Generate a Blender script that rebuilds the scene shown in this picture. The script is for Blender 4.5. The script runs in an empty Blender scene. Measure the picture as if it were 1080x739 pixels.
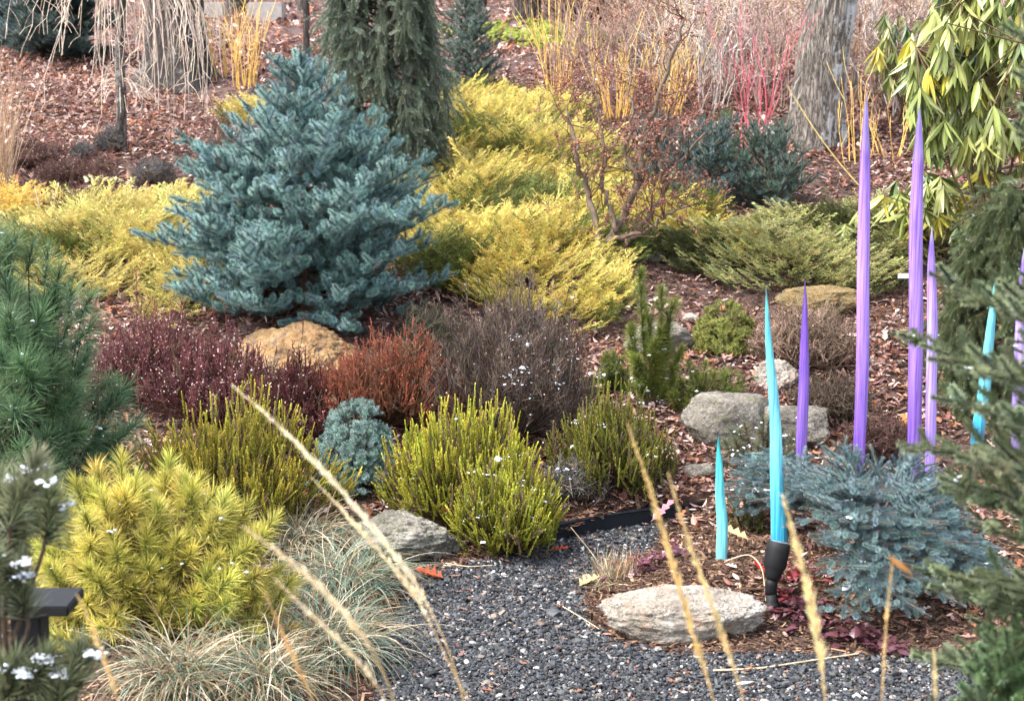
import bpy, bmesh, math
import numpy as np
from mathutils import Vector, noise as mn

# ------------------------------------------------------------------ camera, sky, sun, exposure
S = bpy.context.scene
COL = S.collection
F, CX, CY = 1662.0, 540.0, 369.5            # focal length and centre of the photograph, in its pixels
CAMZ, PITCH = 2.4, math.radians(9.8)
cam_data = bpy.data.cameras.new('camera')
cam_data.sensor_width = 36.0
cam_data.lens = F / 1080.0 * 36.0
cam_data.clip_start, cam_data.clip_end = 0.05, 500.0
cam_data.dof.use_dof = True
cam_data.dof.focus_distance = 8.6
cam_data.dof.aperture_fstop = 4.8
cam = bpy.data.objects.new('camera', cam_data)
COL.objects.link(cam)
cam.location = (0, 0, CAMZ)
cam.rotation_euler = (math.pi / 2 - PITCH, 0, 0)
S.camera = cam

SUN_EL, SUN_AZ = math.radians(56), math.radians(-112)      # azimuth from +Y towards +X
world = bpy.data.worlds.new('World')
S.world = world
world.use_nodes = True
wn = world.node_tree
sky = wn.nodes.new('ShaderNodeTexSky')
sky.sky_type = 'NISHITA'
sky.sun_disc = False
sky.sun_elevation = SUN_EL
sky.sun_rotation = SUN_AZ
sky.air_density, sky.dust_density, sky.ozone_density = 1.0, 3.0, 1.0
hs = wn.nodes.new('ShaderNodeHueSaturation')          # thin cloud: a paler sky
hs.inputs['Saturation'].default_value = 0.5
wn.links.new(sky.outputs[0], hs.inputs['Color'])
wn.links.new(hs.outputs[0], wn.nodes['Background'].inputs[0])
wn.nodes['Background'].inputs[1].default_value = 0.15
sl = bpy.data.lights.new('sun', 'SUN')
sl.energy = 1.4
sl.angle = math.radians(24)
sl.color = (1.0, 0.95, 0.88)
so = bpy.data.objects.new('sun', sl)
COL.objects.link(so)
sd = Vector((math.cos(SUN_EL) * math.sin(SUN_AZ), math.cos(SUN_EL) * math.cos(SUN_AZ), math.sin(SUN_EL)))
so.rotation_euler = (-sd).to_track_quat('-Z', 'Y').to_euler()
S.view_settings.view_transform = 'Standard'
S.view_settings.look = 'None'
S.view_settings.gamma = 1.0
S.view_settings.use_curve_mapping = False
S.view_settings.exposure = 2.5
try:
    S.cycles.use_denoising = True
    S.cycles.max_bounces = 8
    S.cycles.diffuse_bounces = 4
    S.cycles.transparent_max_bounces = 4
except Exception:
    pass

# ------------------------------------------------------------------ numbers and geometry helpers
def R(seed): return np.random.default_rng(seed)
def srgb(r, g, b):
    c = np.array([r, g, b], float) / 255.0
    return np.where(c <= 0.04045, c / 12.92, ((c + 0.055) / 1.055) ** 2.4)
def nrm(v):
    v = np.asarray(v, float)
    return v / np.maximum(np.linalg.norm(v, axis=-1, keepdims=True), 1e-9)
def smooth(a, b, x):
    t = np.clip((x - a) / (b - a), 0, 1)
    return t * t * (3 - 2 * t)

PY = np.array([-40, 4.0, 7.7, 8.1, 8.8, 10.5, 12, 15, 17, 20, 26, 40, 60, 100, 200])
PZ = np.array([0, 0, 0, .07, .25, .75, 1.1, 1.76, 2.3, 2.85, 3.55, 6.0, 10.5, 20, 40])
def hgt(x, y):
    x = np.asarray(x, float); y = np.asarray(y, float)
    z = (np.interp(y - .15, PY, PZ) + np.interp(y + .15, PY, PZ) + np.interp(y, PY, PZ)) / 3
    w = smooth(8.2, 9.5, y)
    z = z + w * (.035 * np.sin(x * 2.3 + y * 1.1) + .03 * np.sin(x * 1.1 - y * 2.7 + 1) + .015 * np.sin(x * 7 + y * 5))
    z = z + .10 * smooth(-.75, -1.5, x) * smooth(8.6, 7.4, y) * smooth(3.6, 5.0, y)          # left bed stands above the path
    d = np.sqrt(((x - 1.35) / .95) ** 2 + ((y - 7.25) / .72) ** 2)                          # island bed
    z = z + .13 * smooth(1.05, .35, d) * smooth(8.8, 7.9, y)
    return z

def pray(px, py):
    d = np.array([(px - CX) / F, math.cos(PITCH), -math.sin(PITCH)])
    v = -(py - CY) / F
    return d + v * np.array([0, math.sin(PITCH), math.cos(PITCH)])
def at(px, py, Y):
    d = pray(px, py)
    return np.array([0, 0, CAMZ]) + d * (Y / d[1])
def gnd(px, py):
    d = pray(px, py)
    ts = np.linspace(2.5, 60, 6000)
    P = np.array([0, 0, CAMZ]) + d * ts[:, None]
    u = P[:, 2] - hgt(P[:, 0], P[:, 1])
    k = np.argmax(u < 0)
    return P[k]
def onground(x, y): return np.array([x, y, float(hgt(x, y))])

def basis(d, rng):
    d = nrm(d)
    n = len(d)
    a = rng.normal(size=(n, 3))
    x = nrm(np.cross(a, d))
    y = np.cross(d, x)
    return np.stack([x, y, d], axis=2)               # columns
def basis_up(d, up=(0, 0, 1)):
    d = nrm(d)
    x = nrm(np.cross(np.broadcast_to(np.array(up, float), d.shape), d) + 1e-6)
    y = np.cross(d, x)
    return np.stack([x, y, d], axis=2)

class G:
    """collects triangles with a colour per vertex"""
    def __init__(s): s.V, s.T, s.C, s.n = [], [], [], 0
    def add(s, V, T, C):
        V = np.asarray(V, np.float32).reshape(-1, 3); T = np.asarray(T, np.int64).reshape(-1, 3)
        C = np.asarray(C, np.float32)
        if C.ndim == 1: C = np.broadcast_to(C, V.shape)
        s.V.append(V); s.T.append(T + s.n); s.C.append(C.reshape(-1, 3)); s.n += len(V)
    def inst(s, tmpl, pos, B, sc, ca, cb):
        """tmpl = (verts, tris, weight); pos (n,3); B (n,3,3); sc (n,) or (n,3); colours (n,3) at weight 0 and 1"""
        V, T, W = tmpl
        n = len(pos)
        if n == 0: return
        sc = np.asarray(sc, float)
        if sc.ndim == 0: sc = np.full(n, float(sc))
        if sc.ndim == 1: sc = np.repeat(sc[:, None], 3, 1)
        L = V[None] * sc[:, None, :]
        P = np.einsum('nij,nvj->nvi', B, L) + np.asarray(pos)[:, None, :]
        ca = np.broadcast_to(ca, (n, 3)); cb = np.broadcast_to(cb, (n, 3))
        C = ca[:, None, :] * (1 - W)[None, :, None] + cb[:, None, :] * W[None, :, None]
        TT = T[None] + (np.arange(n) * len(V))[:, None, None]
        s.add(P.reshape(-1, 3), TT.reshape(-1, 3), C.reshape(-1, 3))
    def tubes(s, P0, P1, R0, R1, col, k=4):
        P0 = np.asarray(P0, float).reshape(-1, 3); P1 = np.asarray(P1, float).reshape(-1, 3)
        n = len(P0)
        if n == 0: return
        R0 = np.broadcast_to(R0, (n,)); R1 = np.broadcast_to(R1, (n,))
        d = nrm(P1 - P0)
        a = np.where(np.abs(d[:, 2:3]) > .9, np.array([[1., 0, 0]]), np.array([[0, 0, 1.]]))
        x = nrm(np.cross(a, d)); y = np.cross(d, x)
        th = np.arange(k) * 2 * math.pi / k
        ring = x[:, None] * np.cos(th)[None, :, None] + y[:, None] * np.sin(th)[None, :, None]
        A = P0[:, None] + ring * R0[:, None, None]
        Bq = P1[:, None] + ring * R1[:, None, None]
        V = np.concatenate([A, Bq], 1).reshape(-1, 3)
        T = []
        for i in range(k):
            j = (i + 1) % k
            T += [[i, j, k + j], [i, k + j, k + i]]
        TT = (np.array(T)[None] + (np.arange(n) * 2 * k)[:, None, None]).reshape(-1, 3)
        col = np.asarray(col, float)
        if col.ndim == 2: col = np.repeat(col, 2 * k, 0)
        s.add(V, TT, col)
    def path(s, P, r, col, k=8, cap=True):
        P = np.asarray(P, float); m = len(P)
        r = np.broadcast_to(r, (m,))
        d = nrm(np.gradient(P, axis=0))
        x0 = nrm(np.cross(d[0], [0.3, 1, .2])); X = []
        for i in range(m):
            x0 = nrm(x0 - d[i] * np.dot(x0, d[i])); X.append(x0)
        X = np.array(X); Yv = np.cross(d, X)
        th = np.arange(k) * 2 * math.pi / k
        V = P[:, None] + (X[:, None] * np.cos(th)[None, :, None] + Yv[:, None] * np.sin(th)[None, :, None]) * r[:, None, None]
        V = V.reshape(-1, 3); T = []
        for a in range(m - 1):
            for i in range(k):
                j = (i + 1) % k
                T += [[a * k + i, a * k + j, (a + 1) * k + j], [a * k + i, (a + 1) * k + j, (a + 1) * k + i]]
        if cap:
            V = np.vstack([V, P[0], P[-1]]); b, e = len(V) - 2, len(V) - 1
            for i in range(k):
                j = (i + 1) % k
                T += [[b, j, i], [e, (m - 1) * k + i, (m - 1) * k + j]]
        s.add(V, T, col)
    def build(s, name, mat, parent=None, loc=None, shade=False):
        V = np.concatenate(s.V); T = np.concatenate(s.T); C = np.concatenate(s.C)
        o0 = np.zeros(3)
        if parent is not None: o0 = np.array(parent['_o'])
        elif loc is not None: o0 = np.asarray(loc, float)
        V = (V - o0).astype(np.float32)
        me = bpy.data.meshes.new(name)
        me.vertices.add(len(V)); me.vertices.foreach_set('co', V.ravel())
        me.loops.add(len(T) * 3); me.polygons.add(len(T))
        me.loops.foreach_set('vertex_index', T.ravel().astype(np.int32))
        me.polygons.foreach_set('loop_start', np.arange(0, len(T) * 3, 3, dtype=np.int32))
        me.polygons.foreach_set('loop_total', np.full(len(T), 3, np.int32))
        me.polygons.foreach_set('use_smooth', np.full(len(T), bool(shade)))
        ca = me.color_attributes.new('Col', 'FLOAT_COLOR', 'POINT')
        ca.data.foreach_set('color', np.concatenate([C, np.ones((len(C), 1), np.float32)], 1).astype(np.float32).ravel())
        me.update()
        me.materials.append(mat)
        o = bpy.data.objects.new(name, me)
        COL.objects.link(o)
        if parent is not None: o.parent = parent
        else: o.location = o0
        return o

def thing(name, label, cat, loc, group=None):
    o = bpy.data.objects.new(name, None)
    COL.objects.link(o)
    o.empty_display_size = .1
    o.location = loc
    o['_o'] = [float(v) for v in loc]
    o['label'] = label; o['category'] = cat
    if group: o['group'] = group
    return o
def tag(o, label, cat, group=None):
    o['label'] = label; o['category'] = cat
    if group: o['group'] = group
    return o
def kind(o, k): o['kind'] = k; return o

# ------------------------------------------------------------------ materials
def newmat(name):
    m = bpy.data.materials.new(name); m.use_nodes = True
    nt = m.node_tree; b = nt.nodes['Principled BSDF']
    return m, nt, b
def nd(nt, t, **kw):
    n = nt.nodes.new(t)
    for k, v in kw.items():
        if k.startswith('i_'): n.inputs[k[2:].replace('_', ' ')].default_value = v
        else: setattr(n, k, v)
    return n
def leafmat(name, rough=.55, trans=.22, spec=.35, var=.25, scale=9.0):
    m, nt, b = newmat(name)
    at_ = nd(nt, 'ShaderNodeAttribute', attribute_name='Col')
    tc = nd(nt, 'ShaderNodeTexCoord')
    ns = nd(nt, 'ShaderNodeTexNoise'); ns.inputs['Scale'].default_value = scale; ns.inputs['Detail'].default_value = 3
    nt.links.new(tc.outputs['Object'], ns.inputs['Vector'])
    mr = nd(nt, 'ShaderNodeMapRange'); mr.inputs[1].default_value = .3; mr.inputs[2].default_value = .7
    mr.inputs[3].default_value = 1 - var; mr.inputs[4].default_value = 1 + var
    nt.links.new(ns.outputs[0], mr.inputs[0])
    mx = nd(nt, 'ShaderNodeVectorMath', operation='SCALE')
    nt.links.new(at_.outputs['Color'], mx.inputs[0]); nt.links.new(mr.outputs[0], mx.inputs['Scale'])
    nt.links.new(mx.outputs[0], b.inputs['Base Color'])
    b.inputs['Roughness'].default_value = rough
    b.inputs['Specular IOR Level'].default_value = spec
    if trans > 0:
        tr = nd(nt, 'ShaderNodeBsdfTranslucent'); nt.links.new(mx.outputs[0], tr.inputs[0])
        ms = nd(nt, 'ShaderNodeMixShader'); ms.inputs[0].default_value = trans
        nt.links.new(b.outputs[0], ms.inputs[1]); nt.links.new(tr.outputs[0], ms.inputs[2])
        nt.links.new(ms.outputs[0], nt.nodes['Material Output'].inputs[0])
    return m
M_needle = leafmat('needle', .5, .26, .4)
M_heath = leafmat('heath_leaf', .6, .32, .3)
M_leaf = leafmat('broad_leaf', .38, .2, .5, .15, 14)
M_dry = leafmat('dry_leaf', .85, .25, .05, .2, 20)
M_twig = leafmat('twig_bark', .75, 0, .2, .3, 25)
M_snow = leafmat('snow', .6, .3, .3, .05, 30)
M_peb = leafmat('pebble', .6, 0, .4, .25, 60)

def ramp(nt, fac, stops):
    r = nd(nt, 'ShaderNodeValToRGB')
    el = r.color_ramp.elements
    while len(el) > 1: el.remove(el[-1])
    el[0].position = stops[0][0]; el[0].color = (*stops[0][1], 1)
    for p, c in stops[1:]:
        e = el.new(p); e.color = (*c, 1)
    nt.links.new(fac, r.inputs[0])
    return r
def noise_n(nt, scale, detail=6, rough=.6, vec=None, dist=0):
    n = nd(nt, 'ShaderNodeTexNoise')
    n.inputs['Scale'].default_value = scale; n.inputs['Detail'].default_value = detail
    n.inputs['Roughness'].default_value = rough; n.inputs['Distortion'].default_value = dist
    if vec is not None: nt.links.new(vec, n.inputs['Vector'])
    return n
def bump(nt, b, h, strength=.5, dist=.02):
    bp = nd(nt, 'ShaderNodeBump'); bp.inputs['Strength'].default_value = strength; bp.inputs['Distance'].default_value = dist
    nt.links.new(h, bp.inputs['Height']); nt.links.new(bp.outputs[0], b.inputs['Normal'])
def mixc(nt, fac, a, b_):
    m = nd(nt, 'ShaderNodeMix', data_type='RGBA')
    nt.links.new(fac, m.inputs[0])
    for i, v in ((6, a), (7, b_)):
        if isinstance(v, (tuple, list, np.ndarray)): m.inputs[i].default_value = (*[float(q) for q in v[:3]], 1)
        else: nt.links.new(v, m.inputs[i])
    return m.outputs[2]

def stonemat(name, c1, c2, c3, lichen=None, scale=4.0):
    m, nt, b = newmat(name)
    tc = nd(nt, 'ShaderNodeTexCoord'); v = tc.outputs['Object']
    n1 = noise_n(nt, scale, 8, .65, v, .6)
    r = ramp(nt, n1.outputs[0], [(.28, tuple(c1)), (.5, tuple(c2)), (.72, tuple(c3))])
    n2 = noise_n(nt, scale * 14, 6, .7, v)
    g = ramp(nt, n2.outputs[0], [(.32, (.5,) * 3), (.5, (.95,) * 3), (.68, (1.3,) * 3)])
    mu = nd(nt, 'ShaderNodeMix', data_type='RGBA', blend_type='MULTIPLY'); mu.inputs[0].default_value = 1
    nt.links.new(r.outputs[0], mu.inputs[6]); nt.links.new(g.outputs[0], mu.inputs[7])
    c = mu.outputs[2]
    if lichen is not None:
        n3 = noise_n(nt, scale * 1.7, 5, .7, v, .3)
        q = ramp(nt, n3.outputs[0], [(.55, (0, 0, 0)), (.66, (1, 1, 1))])
        c = mixc(nt, q.outputs[0], c, tuple(lichen))
    b.inputs['Roughness'].default_value = .85
    vo = nd(nt, 'ShaderNodeTexVoronoi', feature='DISTANCE_TO_EDGE'); vo.inputs['Scale'].default_value = scale * 1.3
    nw = noise_n(nt, scale * 2, 4, .6, v)
    ad = nd(nt, 'ShaderNodeVectorMath', operation='MULTIPLY_ADD'); ad.inputs[1].default_value = (.35,) * 3
    nt.links.new(nw.outputs['Color'], ad.inputs[0]); nt.links.new(v, ad.inputs[2]); nt.links.new(ad.outputs[0], vo.inputs['Vector'])
    cr = nd(nt, 'ShaderNodeMapRange'); cr.inputs[1].default_value = 0; cr.inputs[2].default_value = .05; cr.inputs[3].default_value = 0; cr.inputs[4].default_value = .25
    nt.links.new(vo.outputs[0], cr.inputs[0])
    a2 = nd(nt, 'ShaderNodeMath', operation='ADD'); nt.links.new(cr.outputs[0], a2.inputs[0])
    n4 = noise_n(nt, scale * 9, 10, .75, v); nt.links.new(n4.outputs[0], a2.inputs[1])
    dk = nd(nt, 'ShaderNodeMapRange'); dk.inputs[1].default_value = 0; dk.inputs[2].default_value = .03; dk.inputs[3].default_value = .75; dk.inputs[4].default_value = 0
    nt.links.new(vo.outputs[0], dk.inputs[0])
    nq = noise_n(nt, scale * 1.1, 3, .5, v); qq = ramp(nt, nq.outputs[0], [(.5, (0, 0, 0)), (.6, (1, 1, 1))])
    dm = nd(nt, 'ShaderNodeMath', operation='MULTIPLY'); nt.links.new(dk.outputs[0], dm.inputs[0]); nt.links.new(qq.outputs[0], dm.inputs[1])
    nt.links.new(mixc(nt, dm.outputs[0], c, (.035, .03, .025)), b.inputs['Base Color'])
    bump(nt, b, a2.outputs[0], .9, .03)
    return m

def A(r, g, b, f=.55): return srgb(r, g, b) * f
def groundmat():
    m, nt, b = newmat('mulch_soil')
    tc = nd(nt, 'ShaderNodeTexCoord'); v = tc.outputs['Object']
    n1 = noise_n(nt, 1.2, 5, .6, v); n2 = noise_n(nt, 70, 6, .75, v, 1.5)
    r2 = ramp(nt, n2.outputs[0], [(.32, tuple(A(52, 38, 34, .45))), (.47, tuple(A(100, 74, 66, .5))), (.56, tuple(A(138, 104, 94, .5))), (.68, tuple(A(184, 152, 140, .55)))])
    r1 = ramp(nt, n1.outputs[0], [(.35, (.55, .53, .52)), (.65, (1.1, 1.05, 1.03))])
    mu = nd(nt, 'ShaderNodeMix', data_type='RGBA', blend_type='MULTIPLY'); mu.inputs[0].default_value = 1
    nt.links.new(r2.outputs[0], mu.inputs[6]); nt.links.new(r1.outputs[0], mu.inputs[7])
    nt.links.new(mu.outputs[2], b.inputs['Base Color'])
    b.inputs['Roughness'].default_value = .9
    bump(nt, b, n2.outputs[0], .8, .02)
    return m
def barkmat(name, dark, mid, light, lichen, sx=9, lich_lo=.5, side=0):
    m, nt, b = newmat(name)
    tc = nd(nt, 'ShaderNodeTexCoord')
    mp = nd(nt, 'ShaderNodeMapping'); mp.inputs['Scale'].default_value = (1, 1, .15)
    nt.links.new(tc.outputs['Object'], mp.inputs[0])
    n1 = noise_n(nt, sx * 3, 6, .65, mp.outputs[0], .5)
    vo = nd(nt, 'ShaderNodeTexVoronoi', feature='DISTANCE_TO_EDGE'); vo.inputs['Scale'].default_value = sx * 3.2
    ad = nd(nt, 'ShaderNodeVectorMath', operation='MULTIPLY_ADD'); ad.inputs[1].default_value = (.10,) * 3
    nt.links.new(n1.outputs['Color'], ad.inputs[0]); nt.links.new(mp.outputs[0], ad.inputs[2]); nt.links.new(ad.outputs[0], vo.inputs['Vector'])
    r = ramp(nt, vo.outputs[0], [(0, tuple(dark)), (.12, tuple(mid)), (.4, tuple(light))])
    n3 = noise_n(nt, 5, 8, .75, tc.outputs['Object'], .2)
    ge = nd(nt, 'ShaderNodeNewGeometry'); sx_ = nd(nt, 'ShaderNodeSeparateXYZ'); nt.links.new(ge.outputs['Normal'], sx_.inputs[0])
    ml = nd(nt, 'ShaderNodeMath', operation='MULTIPLY_ADD'); ml.inputs[1].default_value = side; nt.links.new(sx_.outputs[0], ml.inputs[0]); nt.links.new(n3.outputs[0], ml.inputs[2])
    q = ramp(nt, ml.outputs[0], [(lich_lo, (0, 0, 0)), (lich_lo + .1, (1, 1, 1))])
    c = mixc(nt, q.outputs[0], r.outputs[0], tuple(lichen))
    nt.links.new(c, b.inputs['Base Color']); b.inputs['Roughness'].default_value = .9
    bump(nt, b, vo.outputs[0], 1.0, .05)
    return m
def glassmat(name, stops, zlen):
    """cased art glass: colour drawn along the reed, fine vertical streaks, glossy coat"""
    m, nt, b = newmat(name)
    tc = nd(nt, 'ShaderNodeTexCoord')
    sp = nd(nt, 'ShaderNodeSeparateXYZ'); nt.links.new(tc.outputs['Generated'], sp.inputs[0])
    r = ramp(nt, sp.outputs[2], stops)
    mp = nd(nt, 'ShaderNodeMapping'); mp.inputs['Scale'].default_value = (1, 1, .025)
    nt.links.new(tc.outputs['Object'], mp.inputs[0])
    n1 = noise_n(nt, 95, 3, .6, mp.outputs[0])
    g = ramp(nt, n1.outputs[0], [(.34, (.62, .58, .70)), (.5, (1, 1, 1)), (.64, (1.35, 1.4, 1.22))])
    mu = nd(nt, 'ShaderNodeMix', data_type='RGBA', blend_type='MULTIPLY'); mu.inputs[0].default_value = 1
    nt.links.new(r.outputs[0], mu.inputs[6]); nt.links.new(g.outputs[0], mu.inputs[7])
    nt.links.new(mu.outputs[2], b.inputs['Base Color'])
    b.inputs['Roughness'].default_value = .14
    b.inputs['Coat Weight'].default_value = .8; b.inputs['Coat Roughness'].default_value = .03
    bump(nt, b, n1.outputs[0], .12, .004)
    return m
def plainmat(name, c, rough=.5, metal=0, nscale=40, nb=.1):
    m, nt, b = newmat(name)
    tc = nd(nt, 'ShaderNodeTexCoord'); n1 = noise_n(nt, nscale, 5, .6, tc.outputs['Object'])
    c = np.array(c)
    r = ramp(nt, n1.outputs[0], [(.3, tuple(c * .8)), (.7, tuple(np.minimum(c * 1.2, 1)))])
    nt.links.new(r.outputs[0], b.inputs['Base Color'])
    b.inputs['Roughness'].default_value = rough; b.inputs['Metallic'].default_value = metal
    if max(c) < .05: b.inputs['Specular IOR Level'].default_value = .18
    bump(nt, b, n1.outputs[0], nb, .005)
    return m
M_black = plainmat('black_metal', (.008, .008, .009), .6)
M_edge = plainmat('black_edging', (.010, .012, .015), .6)
M_conc = plainmat('concrete', A(196, 188, 180, .42), .85, 0, 12, .3)
M_darkgreen = plainmat('dark_green_paint', srgb(40, 62, 54), .5)
M_white = plainmat('white_plastic', (.75, .77, .8), .4)
M_lens = plainmat('lamp_lens', (.2, .21, .22), .1)

# ------------------------------------------------------------------ foliage templates: axis +Z
def t_shoot(rng, L, n, nl, w, a0=75, a1=25, up=0.0):
    V, T, W = [], [], []
    m = int(n * .22)
    for i in range(n + m):
        t = (i + rng.uniform(0, 1)) / n
        ph = i * 2.39996 + rng.normal(0, .25)
        a = math.radians(a0 + (a1 - a0) * t ** 1.3 + rng.normal(0, 9))
        if i >= n: t = rng.uniform(.93, 1.0); a = math.radians(rng.uniform(0, a1 + 8))
        d = np.array([math.sin(a) * math.cos(ph), math.sin(a) * math.sin(ph), math.cos(a)])
        if up: d = nrm(d + np.array([0, up, 0]))
        s = nrm(np.cross(d, [.3, .2, 1]))
        p = np.array([0, 0, L * t])
        l = nl * rng.uniform(.8, 1.12) * (1 - .25 * t * t)
        b = len(V)
        bend = np.array([0, 0, l * .08])
        V += [p - s * w / 2, p + s * w / 2, p + d * l + bend]
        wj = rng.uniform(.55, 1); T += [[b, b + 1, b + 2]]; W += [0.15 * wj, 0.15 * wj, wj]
    return np.array(V), np.array(T), np.array(W)
def t_pine(rng, L, n, nl, w, a0=60, a1=12, droop=.12):
    V, T, W = [], [], []
    for i in range(n):
        t = rng.uniform(0, 1) ** .8
        ph = rng.uniform(0, 6.283)
        a = math.radians(a0 + (a1 - a0) * t + rng.normal(0, 9))
        d = np.array([math.sin(a) * math.cos(ph), math.sin(a) * math.sin(ph), math.cos(a)])
        s = nrm(np.cross(d, rng.normal(size=3)))
        o = np.array([math.cos(ph), math.sin(ph), 0])
        p = np.array([0, 0, L * t]); l = nl * rng.uniform(.75, 1.12)
        m1 = p + d * l * .5; e = p + d * l + o * l * droop
        b = len(V)
        V += [p - s * w / 2, p + s * w / 2, m1 - s * w / 2, m1 + s * w / 2, e]
        T += [[b, b + 1, b + 3], [b, b + 3, b + 2], [b + 2, b + 3, b + 4]]; W += [0, 0, .55, .55, 1]
    return np.array(V), np.array(T), np.array(W)
def t_heath(rng, L, n, ll, w, a=38, side=3):
    V, T, W = [], [], []
    def spike(p0, ax, LL, m, t0, t1):
        u = nrm(np.cross(ax, [.3, .9, .1])); v_ = np.cross(ax, u)
        for i in range(m):
            t = (i + rng.uniform(0, 1)) / m; ph = i * 2.39996 + rng.normal(0, .3)
            aa = math.radians(a * (1.2 - .75 * t) + rng.normal(0, 10))
            d = ax * math.cos(aa) + (u * math.cos(ph) + v_ * math.sin(ph)) * math.sin(aa)
            sd = nrm(np.cross(d, ax + .01)); p = p0 + ax * LL * t; l = ll * rng.uniform(.7, 1.2) * (1 - .4 * t ** 3); b = len(V)
            V.extend([p, p + d * l * .5 + sd * w * .6, p + d * l * .5 - sd * w * .6, p + d * l]); T.extend([[b, b + 1, b + 2], [b + 2, b + 1, b + 3]])
            tt = t0 + (t1 - t0) * t; wj = rng.normal(0, .15)
            W.extend([float(np.clip(q + wj, 0, 1)) for q in (tt * .7, tt * .85 + .1, tt * .85 + .1, tt + .15)])
        r = .0016; b = len(V)
        for z in (0, LL * .97):
            for k in range(3): V.append(p0 + ax * z + (u * math.cos(k * 2.094) + v_ * math.sin(k * 2.094)) * r); W.append(t0 * .6)
        for k in range(3):
            j = (k + 1) % 3; T.extend([[b + k, b + j, b + 3 + j], [b + k, b + 3 + j, b + 3 + k]])
    bx = rng.normal(0, .06); by = rng.normal(0, .06)
    spike(np.zeros(3), nrm(np.array([bx, by, 1.])), L, n, 0, 1)
    for q in range(side):
        t = rng.uniform(.15, .7); ph = rng.uniform(0, 6.28); th = math.radians(rng.uniform(22, 45))
        ax = np.array([math.sin(th) * math.cos(ph), math.sin(th) * math.sin(ph), math.cos(th)])
        spike(np.array([bx * L * t, by * L * t, L * t]), ax, L * rng.uniform(.25, .42), max(6, int(n * .28)), t, min(1, t + .35))
    return np.array(V), np.array(T), np.array(W)
def t_juniper(rng, L=.16, n=13, bl=.055, w=.0045):
    """a feathery plume lying in its own XZ plane, Y is its upper side"""
    V, T, W = [], [], []
    def leaf(p, d, l, w_, wt):
        s = nrm(np.cross(d, rng.normal(size=3))); b = len(V)
        V.extend([p - s * w_ * .5, p + s * w_ * .5, p + d * l]); T.append([b, b + 1, b + 2]); W.extend([wt * .8, wt * .8, min(1, wt + .15)])
    for i in range(n):
        t = (i + .5) / n
        p = np.array([0, .25 * L * t * t, L * t])
        sd = 1 if i % 2 else -1
        d = nrm(np.array([sd * .75, rng.normal(.15, .25), .85 + .4 * t]))
        l = bl * (1.05 - .65 * t) * rng.uniform(.75, 1.15)
        for k in range(5):
            u = (k + .4) / 5; q = p + d * l * u
            for sg in (-1, 1):
                dd = nrm(d + np.array([sg * .35, rng.normal(0, .35), sg * -.3 + .2]))
                leaf(q, dd, .015 * rng.uniform(.8, 1.2), w, .25 + .45 * t + .3 * u)
        leaf(p + d * l * .9, d, .014, w, 1)
        leaf(p, nrm(np.array([0, .3, 1])), .02, w, .3 + .5 * t)
    return np.array(V), np.array(T), np.array(np.clip(W, 0, 1))
def t_blade(nseg=1):
    return None
def t_broadleaf(fold=.18, curl=.25, n=5, aspect=.24):
    """length 1 along Z, width aspect*2, Y upper side"""
    V, T, W = [], [], []
    for i in range(n + 1):
        t = i / n
        w = aspect * math.sin(math.pi * (.04 + .93 * t) ** .85) if 0 < i < n else .012
        y = -curl * t * t
        for s in (-1, 0, 1):
            V.append([s * w, y - (abs(s) * fold * w), t]); W.append(.85 if s == 0 else .2 + .3 * t)
    for i in range(n):
        for k in range(2):
            a = i * 3 + k
            T += [[a, a + 1, a + 4], [a, a + 4, a + 3]]
    return np.array(V), np.array(T), np.array(W)
def t_oakleaf(rng, lob=4):
    """lobed dry leaf, length 1 along Z, curling"""
    pts = []
    for i in range(2 * lob + 1):
        t = .12 + .85 * i / (2 * lob)
        w = (.30 if i % 2 else .11) * (math.sin(math.pi * min(1, t * .9 + .05)) ** .6)
        pts.append((t, w * rng.uniform(.8, 1.2)))
    V, T, W = [[0, 0, 0]], [], [0.4]
    c1, c2 = rng.uniform(-.9, .9), rng.uniform(.2, 1.1)
    def bend(x, z): return c2 * x * x * 1.6 + c1 * (z - .4) ** 2 * .5 + rng.normal(0, .012)
    for t, w in pts:
        lean = .06 if w > .15 else 0
        V += [[-w, bend(w, t), t + lean], [0, bend(0, t) - .02, t], [w, bend(w, t), t + lean]]; W += [1, .3, 1]
    V.append([0, bend(0, 1), 1.02]); W.append(.8)
    T += [[0, 1, 2], [0, 2, 3]]
    for i in range(len(pts) - 1):
        a = 1 + i * 3
        T += [[a, a + 1, a + 4], [a, a + 4, a + 3], [a + 1, a + 2, a + 5], [a + 1, a + 5, a + 4]]
    e = len(V) - 1; a = 1 + (len(pts) - 1) * 3
    T += [[a, a + 1, e], [a + 1, a + 2, e]]
    return np.array(V), np.array(T), np.array(W)
def t_ico(rng, jit=.22):
    p = (1 + 5 ** .5) / 2
    V = np.array([[-1, p, 0], [1, p, 0], [-1, -p, 0], [1, -p, 0], [0, -1, p], [0, 1, p], [0, -1, -p], [0, 1, -p], [p, 0, -1], [p, 0, 1], [-p, 0, -1], [-p, 0, 1]], float)
    V /= np.linalg.norm(V[0]); V *= (1 + rng.uniform(-jit, jit, 12))[:, None]
    T = np.array([[0, 11, 5], [0, 5, 1], [0, 1, 7], [0, 7, 10], [0, 10, 11], [1, 5, 9], [5, 11, 4], [11, 10, 2], [10, 7, 6], [7, 1, 8], [3, 9, 4], [3, 4, 2], [3, 2, 6], [3, 6, 8], [3, 8, 9], [4, 9, 5], [2, 4, 11], [6, 2, 10], [8, 6, 7], [9, 8, 1]])
    return V, T, np.full(12, .5)

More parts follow.
